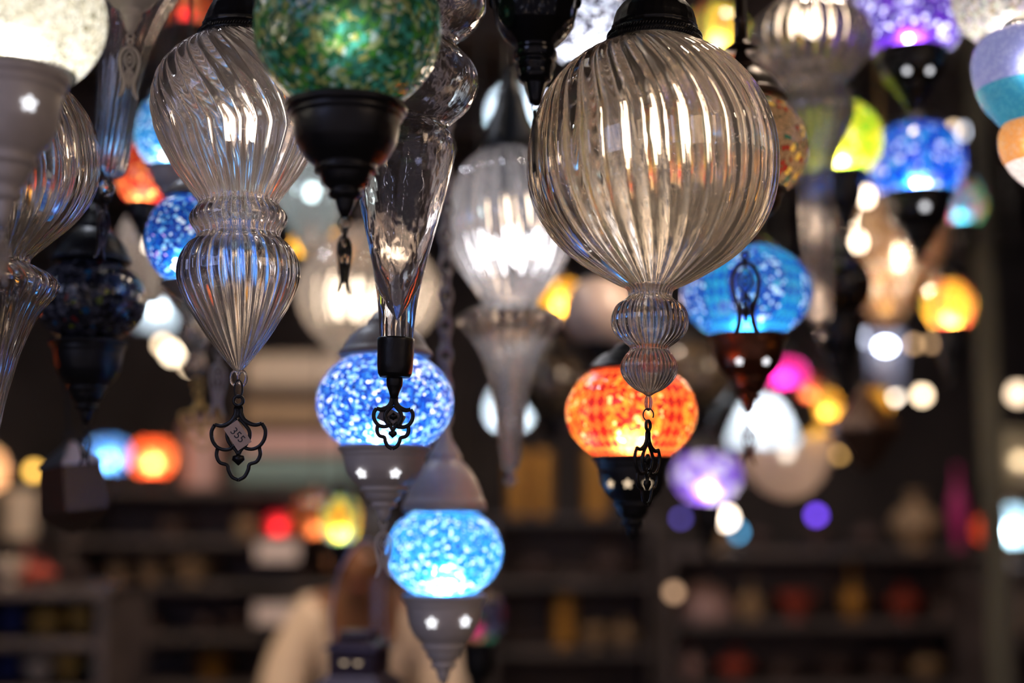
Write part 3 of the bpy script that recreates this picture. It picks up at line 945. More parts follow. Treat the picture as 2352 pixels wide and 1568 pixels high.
mosaic_lamp('hanging_lamp', 'lime and yellow mosaic globe lamp behind the long glass tube', 1936, 322, 92, 90, 238, 395, 1.98, LIME, BLACK, (180, 42), 560, 46, watts=2.2, ly=360, lcol=(1, 1, .9))
PATCH = mosaic('multicolour_flower_mosaic', [(.5, (.6, .3, .1)), (.5, (.5, .3, .1))], 90, (.1, .1, .05), .04, .8, seed=36,
               pattern=[(0, (.9, .2, .1)), (.1, (.9, .55, .05)), (.22, (.9, .75, .1)), (.32, (.2, .45, .1)), (.42, (.45, .06, .03))])
mosaic_lamp('hanging_lamp', 'yellow, orange and green flower mosaic lamp behind the bronze rod', 1648, 78, 72, 76, 10, 145, 2.2, PATCH, BRONZE, (-40, 40), 260, 40, watts=1.2, ly=95)

# the big bulbous multicolour lamp cut off by the right edge
IRI = mosaic('pearly_multicolour_mosaic', [(.4, (.80, .82, .85)), (.2, (.6, .7, .9)), (.15, (.9, .75, .5)), (.15, (.65, .6, .85)), (.1, (.7, .9, .8))], 260, (.5, .5, .6), .04, .8, seed=40)
mosaic_lamp('hanging_lamp', 'pearly multicolour mosaic globe lamp with black base, in the top right corner', 2318, -4, 128, 112, -95, 88, 1.55, IRI, BLACK, (-180, 60), 250, 46, watts=.6, ly=55)
BANDS = mosaic('lavender_teal_and_orange_crackle', [(.5, (.5, .5, .8)), (.5, (.5, .5, .8))], 330, (.4, .45, .6), .02, .7, seed=41)
l = Lamp('hanging_lamp', 'three-tier crackle glass lamp in lavender, teal and orange at the right edge', 2392, 250, 1.42, 500, 'hanging mosaic lamps')
CR_L = mosaic('lavender_crackle', [(.6, (.42, .44, .80)), (.4, (.55, .55, .88))], 330, (.3, .3, .6), .03, .7, seed=42)
CR_T = mosaic('teal_crackle', [(.6, (.06, .42, .58)), (.4, (.10, .50, .62))], 330, (.05, .3, .5), .03, .7, seed=43)
CR_O = mosaic('orange_crackle', [(.6, (.95, .42, .12)), (.4, (.90, .50, .25))], 330, (.7, .3, .1), .03, .7, seed=44)
CR_W = mosaic('white_crackle', [(.6, (.75, .72, .74)), (.4, (.65, .6, .62))], 330, (.5, .4, .4), .03, .7, seed=45)
l.lathe('glass_globe', CR_L, [(70, 90), (90, 130), (130, 150), (170, 150), (205, 142)], 60, 20, label='lavender glass tier')
l.lathe('glass_globe', CR_T, [(205, 142), (230, 132), (262, 108), (285, 88)], 60, 16, label='teal glass tier')
l.lathe('glass_globe', CR_O, [(285, 88), (300, 96), (330, 99), (360, 92), (375, 84)], 60, 16, label='orange glass tier')
l.lathe('glass_globe', CR_W, [(375, 84), (395, 72), (420, 48), (430, 30)], 60, 14, label='white glass tier')
l.metal('cap', BLACK, base_pts(10, 74, 92, CAP), 40)
l.metal('base', BLACK, base_pts(426, 500, 32), 40)
l.cord(12)
l.inner(150, .9, (.9, .9, 1)); l.inner(330, .4)

# dark globe lamp, mid right
DARKM = mosaic('dark_brown_mosaic', [(.5, (.03, .015, .01)), (.3, (.02, .02, .03)), (.1, (.35, .2, .02)), (.1, (.06, .03, .02))], 130, (.01, .01, .01), .05, .2, seed=50)
mosaic_lamp('hanging_lamp', 'unlit dark brown globe lamp with black base right of the long glass tube', 1925, 655, 76, 74, 590, 722, 2.1, DARKM, BLACK, (520, 40), 900, 56, watts=0)
OR2 = mosaic('orange_yellow_flower_mosaic', [(.5, (.9, .4, .05)), (.5, (.9, .4, .05))], 90, (.5, .1, .02), .03, .85, seed=51,
             pattern=[(0, (.05, .35, .25)), (.06, (.95, .7, .05)), (.2, (.98, .38, .03)), (.33, (.9, .65, .1)), (.42, (.85, .1, .05))])
mosaic_lamp('hanging_lamp', 'orange and yellow flower mosaic lamp right of the crystal chandelier', 2180, 702, 58, 62, 645, 752, 2.6, OR2, BLACK, (590, 34), 900, 38, watts=2.2, ly=735)
MULTI = mosaic('jewel_mosaic', [(.2, (.05, .5, .85)), (.2, (.85, .1, .35)), (.2, (.1, .75, .4)), (.2, (.8, .65, .1)), (.2, (.6, .3, .8))], 50, (.03, .02, .03), .06, .85, seed=53)
mosaic_lamp('hanging_lamp', 'small jewel coloured mosaic lamp right of the royal blue lamp', 2205, 465, 56, 60, 415, 512, 3.1, MULTI, BLACK, (360, 30), 640, 38, watts=1.6, ly=500)
AMB = mosaic('amber_mosaic', [(.4, (.9, .45, .03)), (.3, (.8, .3, .02)), (.3, (.95, .6, .1))], 80, (.4, .15, .01), .04, .85, seed=55)
mosaic_lamp('hanging_lamp', 'amber mosaic lamp glowing between the twisted glass lamp and the ferrule lamp', 722, 548, 52, 52, 502, 590, 2.4, AMB, BRONZE, (450, 30), 650, 32, watts=1.8, ly=560)
mosaic_lamp('hanging_lamp', 'amber mosaic lamp half hidden below the big clear globe on its left', 1290, 690, 48, 52, 645, 730, 2.75, AMB, BRONZE, (600, 28), 810, 32, watts=1.6, ly=700)
WHM = mosaic('white_frosted_glass', [(.6, (.88, .90, .92)), (.4, (.82, .86, .9))], 60, (.8, .82, .85), .02, .85, seed=57)
mosaic_lamp('hanging_lamp', 'frosted white lamp behind the black cap of the ribbed saucer lamp', 1176, 262, 58, 68, 205, 320, 2.5, WHM, BLACK, (140, 30), 430, 34, watts=1.2, ly=280, lcol=(.7, .88, 1))
mosaic_lamp('hanging_lamp', 'frosted white lamp behind the glass tail of the ribbed saucer lamp', 1170, 938, 56, 60, 890, 985, 3.0, WHM, BLACK, (830, 28), 1060, 32, watts=1.1, ly=960, lcol=(.75, .9, 1))
l = Lamp('hanging_lamp', 'bright white bell-shaped frosted lamp with flat rim, below the blue lozenge lamp', 1752, 980, 2.7, 1032, 'frosted glass lamps')
l.lathe('bell_shade', WHM, [(905, 12), (912, 34), (930, 50), (955, 64), (985, 78), (1008, 86), (1022, 82), (1030, 74)], 48, 30)
l.metal('cap', BLACK, [(870, 8), (890, 14), (908, 26), (914, 20)], 24)
l.cord(872)
l.inner(975, 1.2, (.82, .93, 1.0))
VIO = mosaic('violet_mosaic', [(.4, (.16, .06, .75)), (.3, (.28, .16, .85)), (.3, (.6, .6, .95))], 60, (.08, .04, .4), .03, .85, seed=60)
mosaic_lamp('hanging_lamp', 'violet mosaic lamp below and right of the orange lozenge lamp', 1624, 1092, 78, 66, 1042, 1156, 2.8, VIO, BLACK, (990, 46), 1290, 40, watts=2.6, ly=1118)
PINK = mosaic('magenta_mosaic', [(.5, (.85, .02, .40)), (.5, (.75, .02, .30))], 70, (.4, .01, .2), .03, .85, seed=61)
mosaic_lamp('hanging_lamp', 'magenta mosaic lamp between the blue lozenge lamp and the white bell lamp', 1802, 862, 52, 44, 826, 888, 3.2, PINK, BLACK, (780, 26), 950, 36, watts=2.2, ly=870)
mosaic_lamp('hanging_lamp', 'small red mosaic lamp right of the magenta lamp', 1860, 890, 24, 34, 862, 918, 3.3, REDM, BLACK, (830, 14), 960, 16, watts=.5)
# ------------------------------------------------------------------ 11. more lamps of the middle distance
mosaic_lamp('hanging_lamp', 'bright blue mosaic lamp with white base and leaf pendant, seen through the twisted glass lamp', 508, 575, 88, 80, 510, 640, 1.62, BLUE2, WHITE, (440, 50), 800, 54, watts=1.0, orn=(815, 955), orn_yaw=.9)
l = Lamp('hanging_lamp', 'blurred clear glass bead strand with brass trefoil pendant, left of the price tag pendant', 445, 760, 1.85, 1035, 'clear ribbed glass lamps', tilt=-6)
l.glassbody('glass_tail', GLF, [(540, 30), (600, 52), (660, 60), (700, 44), (730, 26), (750, 34), (775, 38), (800, 26), (815, 20), (830, 27), (850, 22), (866, 10)], 18, .06, .4, n=60, seg=140, th=5)
l.ring(880, 12, 2.5, GOLD)
l.ornament(890, 1035, 'flower', GOLD, yaw=.1, th=.003)
l.cord(542)
l = Lamp('hanging_lamp', 'blurred clear ribbed glass lamp with peach glints, under the red mosaic lamp', 352, 600, 2.05, 700, 'clear ribbed glass lamps')
l.glassbody('glass_globe', GLFAR, [(470, 30), (490, 56), (530, 78), (580, 80), (630, 62), (670, 36), (698, 12)], 18, .07, .8, n=50, seg=140, th=5)
l.metal('cap', BLACK, [(430, 10), (450, 24), (468, 34), (474, 28)], 24)
l.cord(432); l.inner(560, .5)
l = Lamp('hanging_lamp', 'small pale blue frosted bell lamp glowing right of the dark grey globe lamp', 362, 700, 2.6, 762, 'frosted glass lamps')
l.lathe('bell_shade', WHM, [(640, 8), (650, 18), (680, 30), (720, 42), (750, 50), (762, 46)], 40, 20)
l.metal('cap', WHITE, [(612, 6), (630, 12), (644, 18), (648, 12)], 20)
l.cord(614); l.inner(715, .35, (.7, .88, 1))
l = Lamp('hanging_lamp', 'blurred clear ribbed glass lamp with cool glints behind the stem of the green lamp', 715, 450, 2.1, 590, 'clear ribbed glass lamps')
l.glassbody('glass_globe', GLFAR, [(360, 30), (380, 62), (420, 84), (470, 82), (520, 56), (560, 30), (588, 12)], 18, .07, .8, n=50, seg=140, th=5)
l.metal('cap', BLACK, [(310, 10), (335, 24), (358, 34), (364, 28)], 24)
l.cord(312); l.inner(440, .5, (.7, .95, 1))
mosaic_lamp('hanging_lamp', 'orange mosaic lamp at the top edge left of the dark cap', 428, 14, 60, 60, -35, 56, 2.3, REDM, BRONZE, (-90, 34), 120, 34, watts=.35)
FL2 = mosaic('yellow_red_rosette_mosaic', [(.5, (.9, .6, .05)), (.5, (.9, .6, .05))], 90, (.4, .2, .02), .03, .85, seed=63,
             pattern=[(0, (.85, .05, .02)), (.1, (.95, .35, .03)), (.18, (.95, .72, .04)), (.34, (.15, .35, .10)), (.42, (.05, .12, .15))])
mosaic_lamp('hanging_lamp', 'yellow and red rosette mosaic lamp left of the leaf pendant under the white base', 782, 1192, 46, 62, 1138, 1246, 2.5, FL2, BLACK, (1090, 28), 1330, 30, watts=.9)
TERR = mosaic('terracotta_mosaic', [(.6, (.55, .14, .04)), (.4, (.45, .10, .03))], 60, (.2, .05, .02), .03, .8, seed=64)
mosaic_lamp('hanging_lamp', 'dull orange lamp behind the yellow rosette lamp', 724, 1184, 58, 56, 1134, 1232, 3.3, TERR, BRONZE, (1100, 30), 1290, 34, watts=.7)
DIM = mosaic('dim_jewel_mosaic', [(.5, (.12, .06, .04)), (.15, (.03, .16, .12)), (.15, (.30, .02, .12)), (.2, (.06, .06, .14))], 40, (.04, .02, .02), .05, .5, seed=65)
mosaic_lamp('hanging_lamp', 'dim jewel coloured globe lamp peeking out right of the lowest white base', 1098, 1412, 62, 70, 1350, 1474, 2.3, DIM, BLACK, (1300, 36), 1640, 40, watts=.25)
mosaic_lamp('hanging_lamp', 'small gold mosaic lamp right of the magenta lamp', 1902, 930, 30, 40, 895, 962, 3.0, AMB, BRONZE, (860, 18), 1000, 20, watts=.7)
mosaic_lamp('hanging_lamp', 'small orange mosaic lamp under the gold one beside the dark diamond lantern', 1882, 1010, 28, 34, 982, 1040, 3.1, AMB, BRONZE, (960, 16), 1070, 18, watts=.9)
mosaic_lamp('hanging_lamp', 'gold mosaic lamp behind the dark diamond lantern, near its top', 2010, 925, 40, 36, 896, 952, 3.2, AMB, BRONZE, (860, 22), 1000, 24, watts=.6)

# globes without light
CRACK = mosaic('brown_crackle', [(.4, (.17, .12, .08)), (.3, (.28, .21, .14)), (.3, (.08, .06, .045))], 70, (.03, .02, .02), .05, .35, seed=70)
PALE = pbr('pale_peach_opal_glass', (.72, .55, .46), .25, noise=.1, coat=.5)
for (cx, yc, R, b, y0, y1, D, mt, lb) in (
        (1378, 716, 84, 84, 642, 790, 2.38, PALE, 'unlit pale peach opal globe lamp between the saucer lamp and the small glass bulges'),
        (1268, 884, 74, 84, 810, 960, 2.62, CRACK, 'unlit brown crackle globe lamp left of the orange lozenge lamp'),
        (1600, 866, 84, 88, 790, 946, 2.6, CRACK, 'unlit brown crackle globe lamp right of the small glass bulges')):
    l = mosaic_lamp('hanging_lamp', lb, cx, yc, R, b, y0, y1, D, mt, BLACK, (y0 - 46, R * .6), y1 + 60, R * .5, watts=0)
    light('bulb_or_fill_light', 'POINT', (.12, -.20, l.z(y0) + .05), 1.6, (1, .75, .55), .03, parent=l.root)  # fill light added in front of the unlit globe to brighten it

# diamond lantern, chandelier, glass bowl and tall glass on the right
l = Lamp('hanging_lantern', 'dark brown diamond-shaped faceted lantern hanging right of the gold lamps', 1985, 980, 2.5, 1085, 'dark metal lanterns', 'lantern')
DBR = pbr('dark_brown_glass', (.045, .022, .014), .35, .2)
g = lathe_geo(l.prof([(885, 6), (900, 14), (978, 84), (990, 86), (1070, 26), (1085, 8)]), 6, closed=True)
mesh_obj('body', g[0], g[1], DBR, l.root, smooth=False)
l.ring(876, 10, 3, BLACK)
l.cord(868)

l = Lamp('hanging_lantern', 'dark faceted box lantern hanging at the far left beside the blue and red glow', 172, 1110, 1.72, 1225, 'dark metal lanterns', 'lantern', tilt=-8)
g = lathe_geo(l.prof([(1012, 6), (1020, 14), (1062, 74), (1175, 84), (1200, 60), (1222, 20)]), 5, closed=True)
mesh_obj('body', g[0], g[1], DBR, l.root, smooth=False)
g = lathe_geo(l.prof([(1010, 8), (1018, 17), (1064, 79), (1070, 79), (1066, 74)]), 5, closed=False)
mesh_obj('roof_edge', g[0], g[1], pbr('dull_steel', (.25, .25, .28), .3, .9), l.root, smooth=False)
l.ring(1002, 12, 3, BLACK)
l.cord(990)

l = Lamp('crystal_chandelier', 'peach crystal chandelier with bright bulbs, blurred, below the royal blue lamp', 2030, 560, 2.8, 755, None, 'chandelier')
BEAD = mosaic('peach_crystal', [(.5, (.95, .70, .50)), (.3, (.85, .55, .35)), (.1, (.9, .6, .65)), (.1, (.98, .9, .8))], 60, (.6, .4, .3), .02, .7, seed=72)
gs = []
cp = [(440, 60), (470, 92), (510, 125), (545, 140), (580, 130), (620, 112), (660, 84), (700, 58), (735, 30), (752, 10)]
prof = l.prof(cp, 26)
for i, (z, r) in enumerate(prof):
    n = max(6, int(r * 2 * PI / .016))
    for j in range(n):
        th = 2 * PI * (j + .5 * (i % 2)) / n
        bead = lathe_geo([(.008, .0005), (.004, .006), (-.004, .006), (-.009, .0005)], 6)
        gs.append(xf(bead, Matrix.Translation((r * math.sin(th), -r * math.cos(th), z))))
V, F = join(*gs)
tag(mesh_obj('crystal_strands', V, F, BEAD, l.root), 'strands of peach crystal beads', kind='stuff')
gs = []
for (y, r) in ((440, 60), (545, 140), (620, 112), (700, 58)):
    q = r * l.u(y)
    gs.append(tube_geo([(q * math.cos(a), q * math.sin(a), l.z(y)) for a in [2 * PI * k / 32 for k in range(32)]], .003, 6, True))
V, F = join(*gs)
mesh_obj('frame', V, F, GOLD, l.root)
for (px, py) in ((1955, 455), (1952, 482), (1948, 512), (1925, 556), (1972, 556), (1990, 452)):
    p = at(px, py, 2.66)
    g = lathe_geo([(.018, .001), (.012, .009), (0, .012), (-.012, .009), (-.016, .001)], 16)
    mesh_obj('bulb', g[0], g[1], emit('warm_bulb', (1, .80, .58), 9), l.root, loc=(p.x - l.root.location.x, p.y - l.D, p.z - l.z0))
l.cord(442, mat=GOLD)
l.inner(600, 14, (1, .75, .5))

l = Lamp('glass_bowl_lamp', 'clear glass bowl lamp below the bright white bell lamp', 1808, 1070, 2.95, 1148, None, 'hanging lamp')
P = l.prof([(1010, 104), (1040, 102), (1080, 92), (1115, 70), (1138, 40), (1148, 2)], 30)
V, F, _ = lathe_geo(P, 64)
V2, F2, _ = lathe_geo([(z + .003, max(.0005, r - .003)) for z, r in P], 64)
mesh_obj('bowl', *join((V, F), (V2, [tuple(reversed(f)) for f in F2])), glass('milky_bowl_glass', rough=.15, frost=.45, tint=(.9, .72, .62)), l.root)
for a in (0.3, 2.4, 4.5):
    r = 102 * l.u(1012)
    g = tube_geo([(r * math.cos(a), r * math.sin(a), l.z(1012)), (0, 0, l.z(860))], .0015, 6)
    mesh_obj('suspension_wire', g[0], g[1], WIRE, l.root)
l.cord(862)
l.inner(1040, .5)

l = Lamp('glass_cylinder_lamp', 'tall grey glass cylinder lamp under the crystal chandelier', 2035, 830, 3.3, 905, None, 'hanging lamp')
g = lathe_geo(l.prof([(760, 40), (764, 44), (880, 40), (900, 36), (905, 28)]), 40)
mesh_obj('glass_cylinder', g[0], g[1], glass('smoky_glass', (.85, .88, .95), rough=.2, frost=.3, tint=(.5, .5, .6)), l.root)
l.metal('cap', BLACK, [(738, 12), (746, 30), (758, 42), (764, 40)], 24)
l.cord(740)
l.inner(800, .5, (.8, .85, 1))


# ------------------------------------------------------------------ 12. bare bulbs far inside the shop
def small_bulb(cx, cy, D, r, col, s, label):
    l = Lamp('light_bulb', label, cx, cy, D, cy + r, 'bare bulbs deep in the shop', 'light bulb')
    g = lathe_geo(l.prof([(cy - r, r * .5), (cy - r * .6, r * .8), (cy, r), (cy + r * .6, r * .8), (cy + r, r * .1)], 12), 20, closed=True)
    nm = 'bulb_%02d%02d%02d_%d' % (int(col[0] * 20), int(col[1] * 20), int(col[2] * 20), int(s))
    mesh_obj('glass', g[0], g[1], emit(nm, col, s), l.root)
    l.metal('socket', BLACK, [(cy - r - 16, r * .3), (cy - r - 14, r * .6), (cy - r, r * .62), (cy - r + 1, r * .4)], 16)
    l.cord(cy - r - 15)


WM = (1, .74, .48)
for a in (
        (1668, 1190, 5.4, 15, (1, .80, .62), 16, 'brightest round warm bulb, between the violet lamp and the bottom'),
        (1693, 1222, 5.6, 11, (.10, .42, .75), 6, 'blue bulb just below the brightest round warm bulb'),
        (1633, 1180, 5.5, 7, (.1, .3, .6), 3, 'dim blue bulb left of the brightest round warm bulb'),
        (1564, 1190, 5.5, 7, (.2, .15, .8), 4, 'dim violet bulb below the violet mosaic lamp'),
        (1875, 1183, 5.5, 10, (.16, .06, .8), 9, 'violet bulb in the dark below the glass bowl lamp'),
        (396, 812, 5.2, 14, (1, .80, .56), 12, 'large bright warm bulb left of the pear-shaped glass'),
        (374, 792, 5.3, 9, WM, 12, 'warm bulb just above left of the large bright one'),
        (436, 838, 5.4, 9, WM, 9, 'warm bulb just below right of the large bright one'),
        (78, 1082, 5.0, 13, (1, .55, .10), 6, 'amber yellow bulb at the left beside the dark box lantern'),
        (1830, 1030, 4.6, 12, (1, .70, .42), 6, 'warm bulb seen through the glass bowl lamp'),
        (1928, 1044, 4.6, 8, (.9, .5, .15), 4, 'dim orange bulb right of the glass bowl lamp'),
        (2050, 905, 4.4, 16, (1, .84, .66), 10, 'bright bulb at the foot of the grey glass cylinder'),
        (2118, 908, 4.4, 13, (1, .76, .50), 9, 'warm bulb right of the grey glass cylinder'),
        (2338, 905, 4.2, 20, (1, .74, .5), 4, 'big warm bulb at the right edge above the cream lampshade'),
        (2192, 300, 4.2, 9, (1, .72, .45), 7, 'peach bulb right of the dark cap of the royal blue lamp'),
        (2218, 302, 4.2, 9, (.8, .85, 1), 7, 'pale white bulb touching the peach bulb right of the royal blue lamp'),
        (2246, 340, 4.2, 9, (1, .66, .42), 4, 'upper peach bulb of the three right of the royal blue lamp'),
        (2238, 368, 4.3, 9, (1, .66, .42), 6, 'middle peach bulb of the three right of the royal blue lamp'),
        (2258, 396, 4.2, 11, (1, .80, .6), 9, 'lowest and brightest peach bulb right of the royal blue lamp'),
        (1990, 775, 4.4, 11, (.75, .8, 1), 6, 'pale blue bulb above the grey glass cylinder on its left'),
        (840, 1320, 4.8, 7, (1, .6, .1), 5, 'small amber bulb above the hanging lantern'),
        (870, 1316, 4.8, 8, (1, .6, .1), 9, 'small amber bulb below the leaf pendant'),
        (1205, 780, 4.4, 9, (1, .75, .5), 6, 'warm bulb behind the saucer collar of the ribbed lamp'),
        (1282, 778, 4.4, 12, (1, .78, .56), 8, 'warm bulb right of the saucer collar'),
        (240, 1392, 4.6, 13, (.45, .10, .70), 3, 'small purple bulb at the lower left'),
        (2318, 1465, 4.8, 9, (.2, .45, .6), 3, 'faint blue bulb at the bottom right'),
        (2098, 790, 4.5, 8, (1, .6, .3), 4, 'small orange bulb left of the base of the orange flower lamp'),
        (2140, 788, 4.5, 8, (1, .6, .3), 3, 'small orange bulb under the orange flower lamp'),
        (1548, 1360, 4.8, 12, (1, .6, .35), 2, 'dim tan bulb added as the highlight on the brown dome at the bottom')):  # last bulb added to stand for a highlight on the dome
    small_bulb(*a)

# ------------------------------------------------------------------ 13. shelves and goods
CREAM = pbr('cream_ceramic', (.62, .50, .38), .5, noise=.15)
ROSE = pbr('pale_rose_ceramic', (.62, .38, .34), .5)
TAN = pbr('tan_ceramic', (.34, .22, .12), .5, noise=.3)
RUST = pbr('rust_red_ceramic', (.32, .05, .03), .45)
NAVY = pbr('navy_ceramic', (.02, .03, .14), .4)
OCHRE = pbr('ochre_ceramic', (.55, .33, .08), .45)
TEAL = pbr('grey_teal_ceramic', (.16, .24, .22), .45)
DARKC = pbr('dark_clay', (.06, .035, .03), .6, noise=.4)
PINKC = pbr('magenta_ceramic', (.55, .03, .20), .4)
HONEY = pbr('honey_brass', (.62, .30, .06), .35, .6)


def shelf(label, x0, x1, ys, D, dep=.36):
    """bookcase on the floor; boards' upper faces at the photograph's rows YS"""
    a, b = at(x0, ys[0], D), at(x1, ys[0], D)
    W = b.x - a.x
    cx = (a.x + b.x) / 2
    r = bpy.data.objects.new('shelf_unit', None); COL.objects.link(r)
    r.location = (cx, D, 0)
    tag(r, label, 'shelf', 'wooden shelf units')
    top = at(x0, ys[0], D).z
    for s in (-1, 1):
        bbox_obj('side_panel', .03, dep, top, (s * (W / 2 - .015), 0, top / 2), WOOD, r)
    bbox_obj('back_panel', W - .06, .015, top - .02, (0, dep / 2 - .01, top / 2), DARKC, r, 0)
    for y in ys:
        z = at(x0, y, D).z
        bbox_obj('board', W - .06 if y != ys[0] else W, dep - .02, .025, (0, 0, z - .0125), WOOD, r)
    z = .12
    bbox_obj('board', W - .06, dep - .02, .025, (0, 0, z), WOOD, r)
    return r


VASE = [(1, .34), (.97, .38), (.9, .24), (.8, .26), (.68, .66), (.5, 1), (.35, .95), (.15, .6), (.04, .5), (0, .52)]
BOTTLE = [(1, .28), (.97, .32), (.9, .22), (.66, .24), (.55, .6), (.42, 1), (.2, .92), (.05, .72), (0, .7)]
BOWL = [(1, 1), (.97, .97), (.6, .84), (.3, .58), (.12, .36), (.08, .4), (0, .42)]
CYL = [(1, .8), (.98, .95), (.9, 1), (.5, .97), (.1, .92), (.02, .9), (0, .8)]
DOME = [(1, .06), (.94, .1), (.9, .06), (.85, .3), (.6, .75), (.3, .96), (.06, 1), (0, .98)]


def pot(name, cx, yb, h, r, D, shape, mat, label, group=None, cat='vase', part=None):
    p = at(cx, yb, D) + Vector((0, 0, .0015))
    u = m_per_px(yb, D)
    g = lathe_geo([(v.x, max(v.y, .001)) for v in resample([(t * h * u, k * r * u) for t, k in shape], 34)], 36, closed=(shape is not BOWL))
    o = mesh_obj(name, g[0], g[1], mat, None, loc=p)
    tag(o, label, cat, group)
    if part:
        pn, pm, pp = part
        g = lathe_geo([(t * h * u, k * r * u) for t, k in pp], 24, closed=True)
        mesh_obj(pn, g[0], g[1], pm, o)
    return o


def table_lamp(cx, yb, yg, r, D, mat, label, watts, metal=BLACK, col=(1, .86, .7), shade=None):
    l = Lamp('table_lamp', label, cx, yg, D, yb, 'lit lamps standing on shelves', 'table lamp')
    l.metal('base', metal, [(yg + r * .74, r * .62), (yg + r * .82, r * .66), (yg + r * .95, r * .5), (yg + r * 1.1, r * .2), (yb - 12, r * .16), (yb - 6, r * .4), (yb, r * .6)] if yb - 12 > yg + r * 1.1 else [(yg + r * .74, r * .62), (yg + r * .8, r * .6), (yb, r * .66)], 32)
    if shade:
        l.lathe('lamp_shade', mat, shade, 48, 20)
    else:
        l.globe(yg, r, r * .95, yg - r * .78, yg + r * .78, mat, 40)
        l.metal('cap', metal, [(yg - r * 1.05, r * .1), (yg - r * .95, r * .3), (yg - r * .76, r * .5), (yg - r * .72, r * .4)], 24)
    l.inner(yg + r * .2, watts, col)
    l.root.location.z += .0015
    return l


A = shelf('dark wooden shelf behind the price tag pendant, holding cloths and glowing lamps', 190, 850, (1122, 1235, 1335, 1450, 1560), 5.0)
table_lamp(250, 1122, 1046, 45, 5.0, BLUE2, 'blue and white glowing table lamp on the shelf, left of the red glowing one', 4.0, col=(.9, .95, 1))
table_lamp(350, 1122, 1052, 48, 5.0, mosaic('scarlet_glass', [(.6, (.98, .12, .03)), (.4, (.98, .22, .06))], 20, (.8, .08, .02), .02, .85, seed=80), 'orange-red glowing table lamp on the shelf beside the blue one', 5.0)
pot('ceramic_vase', 462, 1122, 150, 48, 5.0, CYL, ROSE, 'pale rose ceramic jar on the shelf right of the orange-red glow', 'jars on the shelf', 'jar')
yy = 1122
for k, (h, mt, lb, wd) in enumerate(((70, TEAL, 'mottled grey folded cloth, lowest of the stack on the shelf', 280), (52, ROSE, 'pale rose folded cloth, second from the bottom of the stack', 272), (12, DARKC, 'thin dark cloth between the rose and tan folded cloths', 268),
                                    (58, TAN, 'tan folded cloth in the middle of the stack on the shelf', 262), (22, DARKC, 'dark brown folded cloth under the cream one at the top', 268), (86, CREAM, 'cream folded cloth on top of the stack, left of the ferrule lamp', 256))):
    u = m_per_px(yy, 5.0)
    p = at(690 + (k % 2) * 10, yy, 5.0)
    o = bbox_obj('folded_cloth', wd * u, .28, h * u * .97, (0, 0, h * u / 2), mt, None, h * u * .3)
    o.location = p + Vector((0, 0, .0015 + .001 * k))
    o.modifiers['b'].segments = 5
    tag(o, lb, 'cloth', 'stacked cloths on the shelf')
    yy -= h
for (cx, yb, h, r, sh, mt, lb) in (
        (270, 1335, 66, 30, VASE, TAN, 'tan vase at the left end of the second shelf gap'),
        (345, 1335, 76, 34, VASE, TAN, 'larger tan vase on the second shelf board, under the red glow'),
        (440, 1335, 52, 62, BOWL, TAN, 'wide tan bowl on the shelf under the rose jar'),
        (395, 1235, 72, 34, BOTTLE, DARKC, 'dark clay bottle under the orange-red glow'),
        (566, 1235, 84, 26, BOTTLE, TAN, 'slim tan bottle right under the trefoil pendant'),
        (540, 1450, 70, 30, VASE, DARKC, 'dark vase on the third shelf under the pendant'),
        (488, 1560, 84, 40, VASE, HONEY, 'dim honey brass vase low on the shelf'),
        (330, 1450, 60, 36, DOME, DARKC, 'dark domed pot near the purple bulb'),
        (700, 1335, 50, 40, BOWL, DARKC, 'dark bowl behind the upper white card'),
        (470, 1450, 66, 26, BOTTLE, DARKC, 'dark slim bottle in the middle of the third shelf')):
    pot('clay_vessel', cx, yb, h, r, 5.0, sh, mt, lb, 'pottery on the left shelf', 'pottery')
CARD = pbr('white_card', (.80, .66, .60), .6)
for (cx, cyy, yb, lb) in ((637, 1266, 1290, 'upper blurred white sign card on the shelf edge'), (632, 1410, 1434, 'lower blurred white sign card on the shelf edge')):
    p = at(cx, cyy, 4.76)
    o = bbox_obj('sign_card', 96 * m_per_px(cyy, 4.76), .006, 44 * m_per_px(cyy, 4.76), (0, 0, 0), CARD, None, .002)
    o.location = p
    tag(o, lb, 'sign', 'white cards on the shelf')
    bbox_obj('clip', .012, .07, .012, (0, .035, 0), BLACK, o, .002)
table_lamp(640, 1235, 1204, 28, 5.0, mosaic('dark_red_glass', [(.6, (.75, .02, .03)), (.4, (.6, .02, .03))], 20, (.4, .01, .02), .02, .85, seed=81), 'small dark red glowing lamp above the upper white card', .8)

# stall of ceramics, lower left
B = shelf('stepped stall of colourful ceramics at the bottom left', -60, 300, (1345, 1455, 1562), 3.6, .4)
cer = [(20, 1345, 60, 40, BOWL, CREAM, 'cream bowl at the left edge of the top step'), (95, 1345, 56, 36, VASE, RUST, 'rust red vase on the top step'), (170, 1345, 40, 36, BOWL, DARKC, 'dark bowl on the top step'),
       (30, 1455, 80, 34, VASE, NAVY, 'navy vase on the middle step'), (110, 1455, 66, 44, VASE, OCHRE, 'ochre vase on the middle step'), (186, 1455, 60, 34, BOWL, OCHRE, 'ochre bowl on the middle step, right of the ochre vase'), (246, 1455, 50, 20, VASE, RUST, 'rust vase at the end of the middle step'),
       (20, 1562, 74, 34, VASE, NAVY, 'navy vase on the lowest step'), (92, 1562, 76, 40, VASE, CREAM, 'cream vase on the lowest step'), (160, 1562, 60, 36, BOWL, OCHRE, 'ochre bowl on the lowest step'), (232, 1562, 66, 32, VASE, TEAL, 'grey teal vase on the lowest step'),
       (60, 1345, 90, 20, BOTTLE, RUST, 'tall rust bottle behind the cream bowl')]
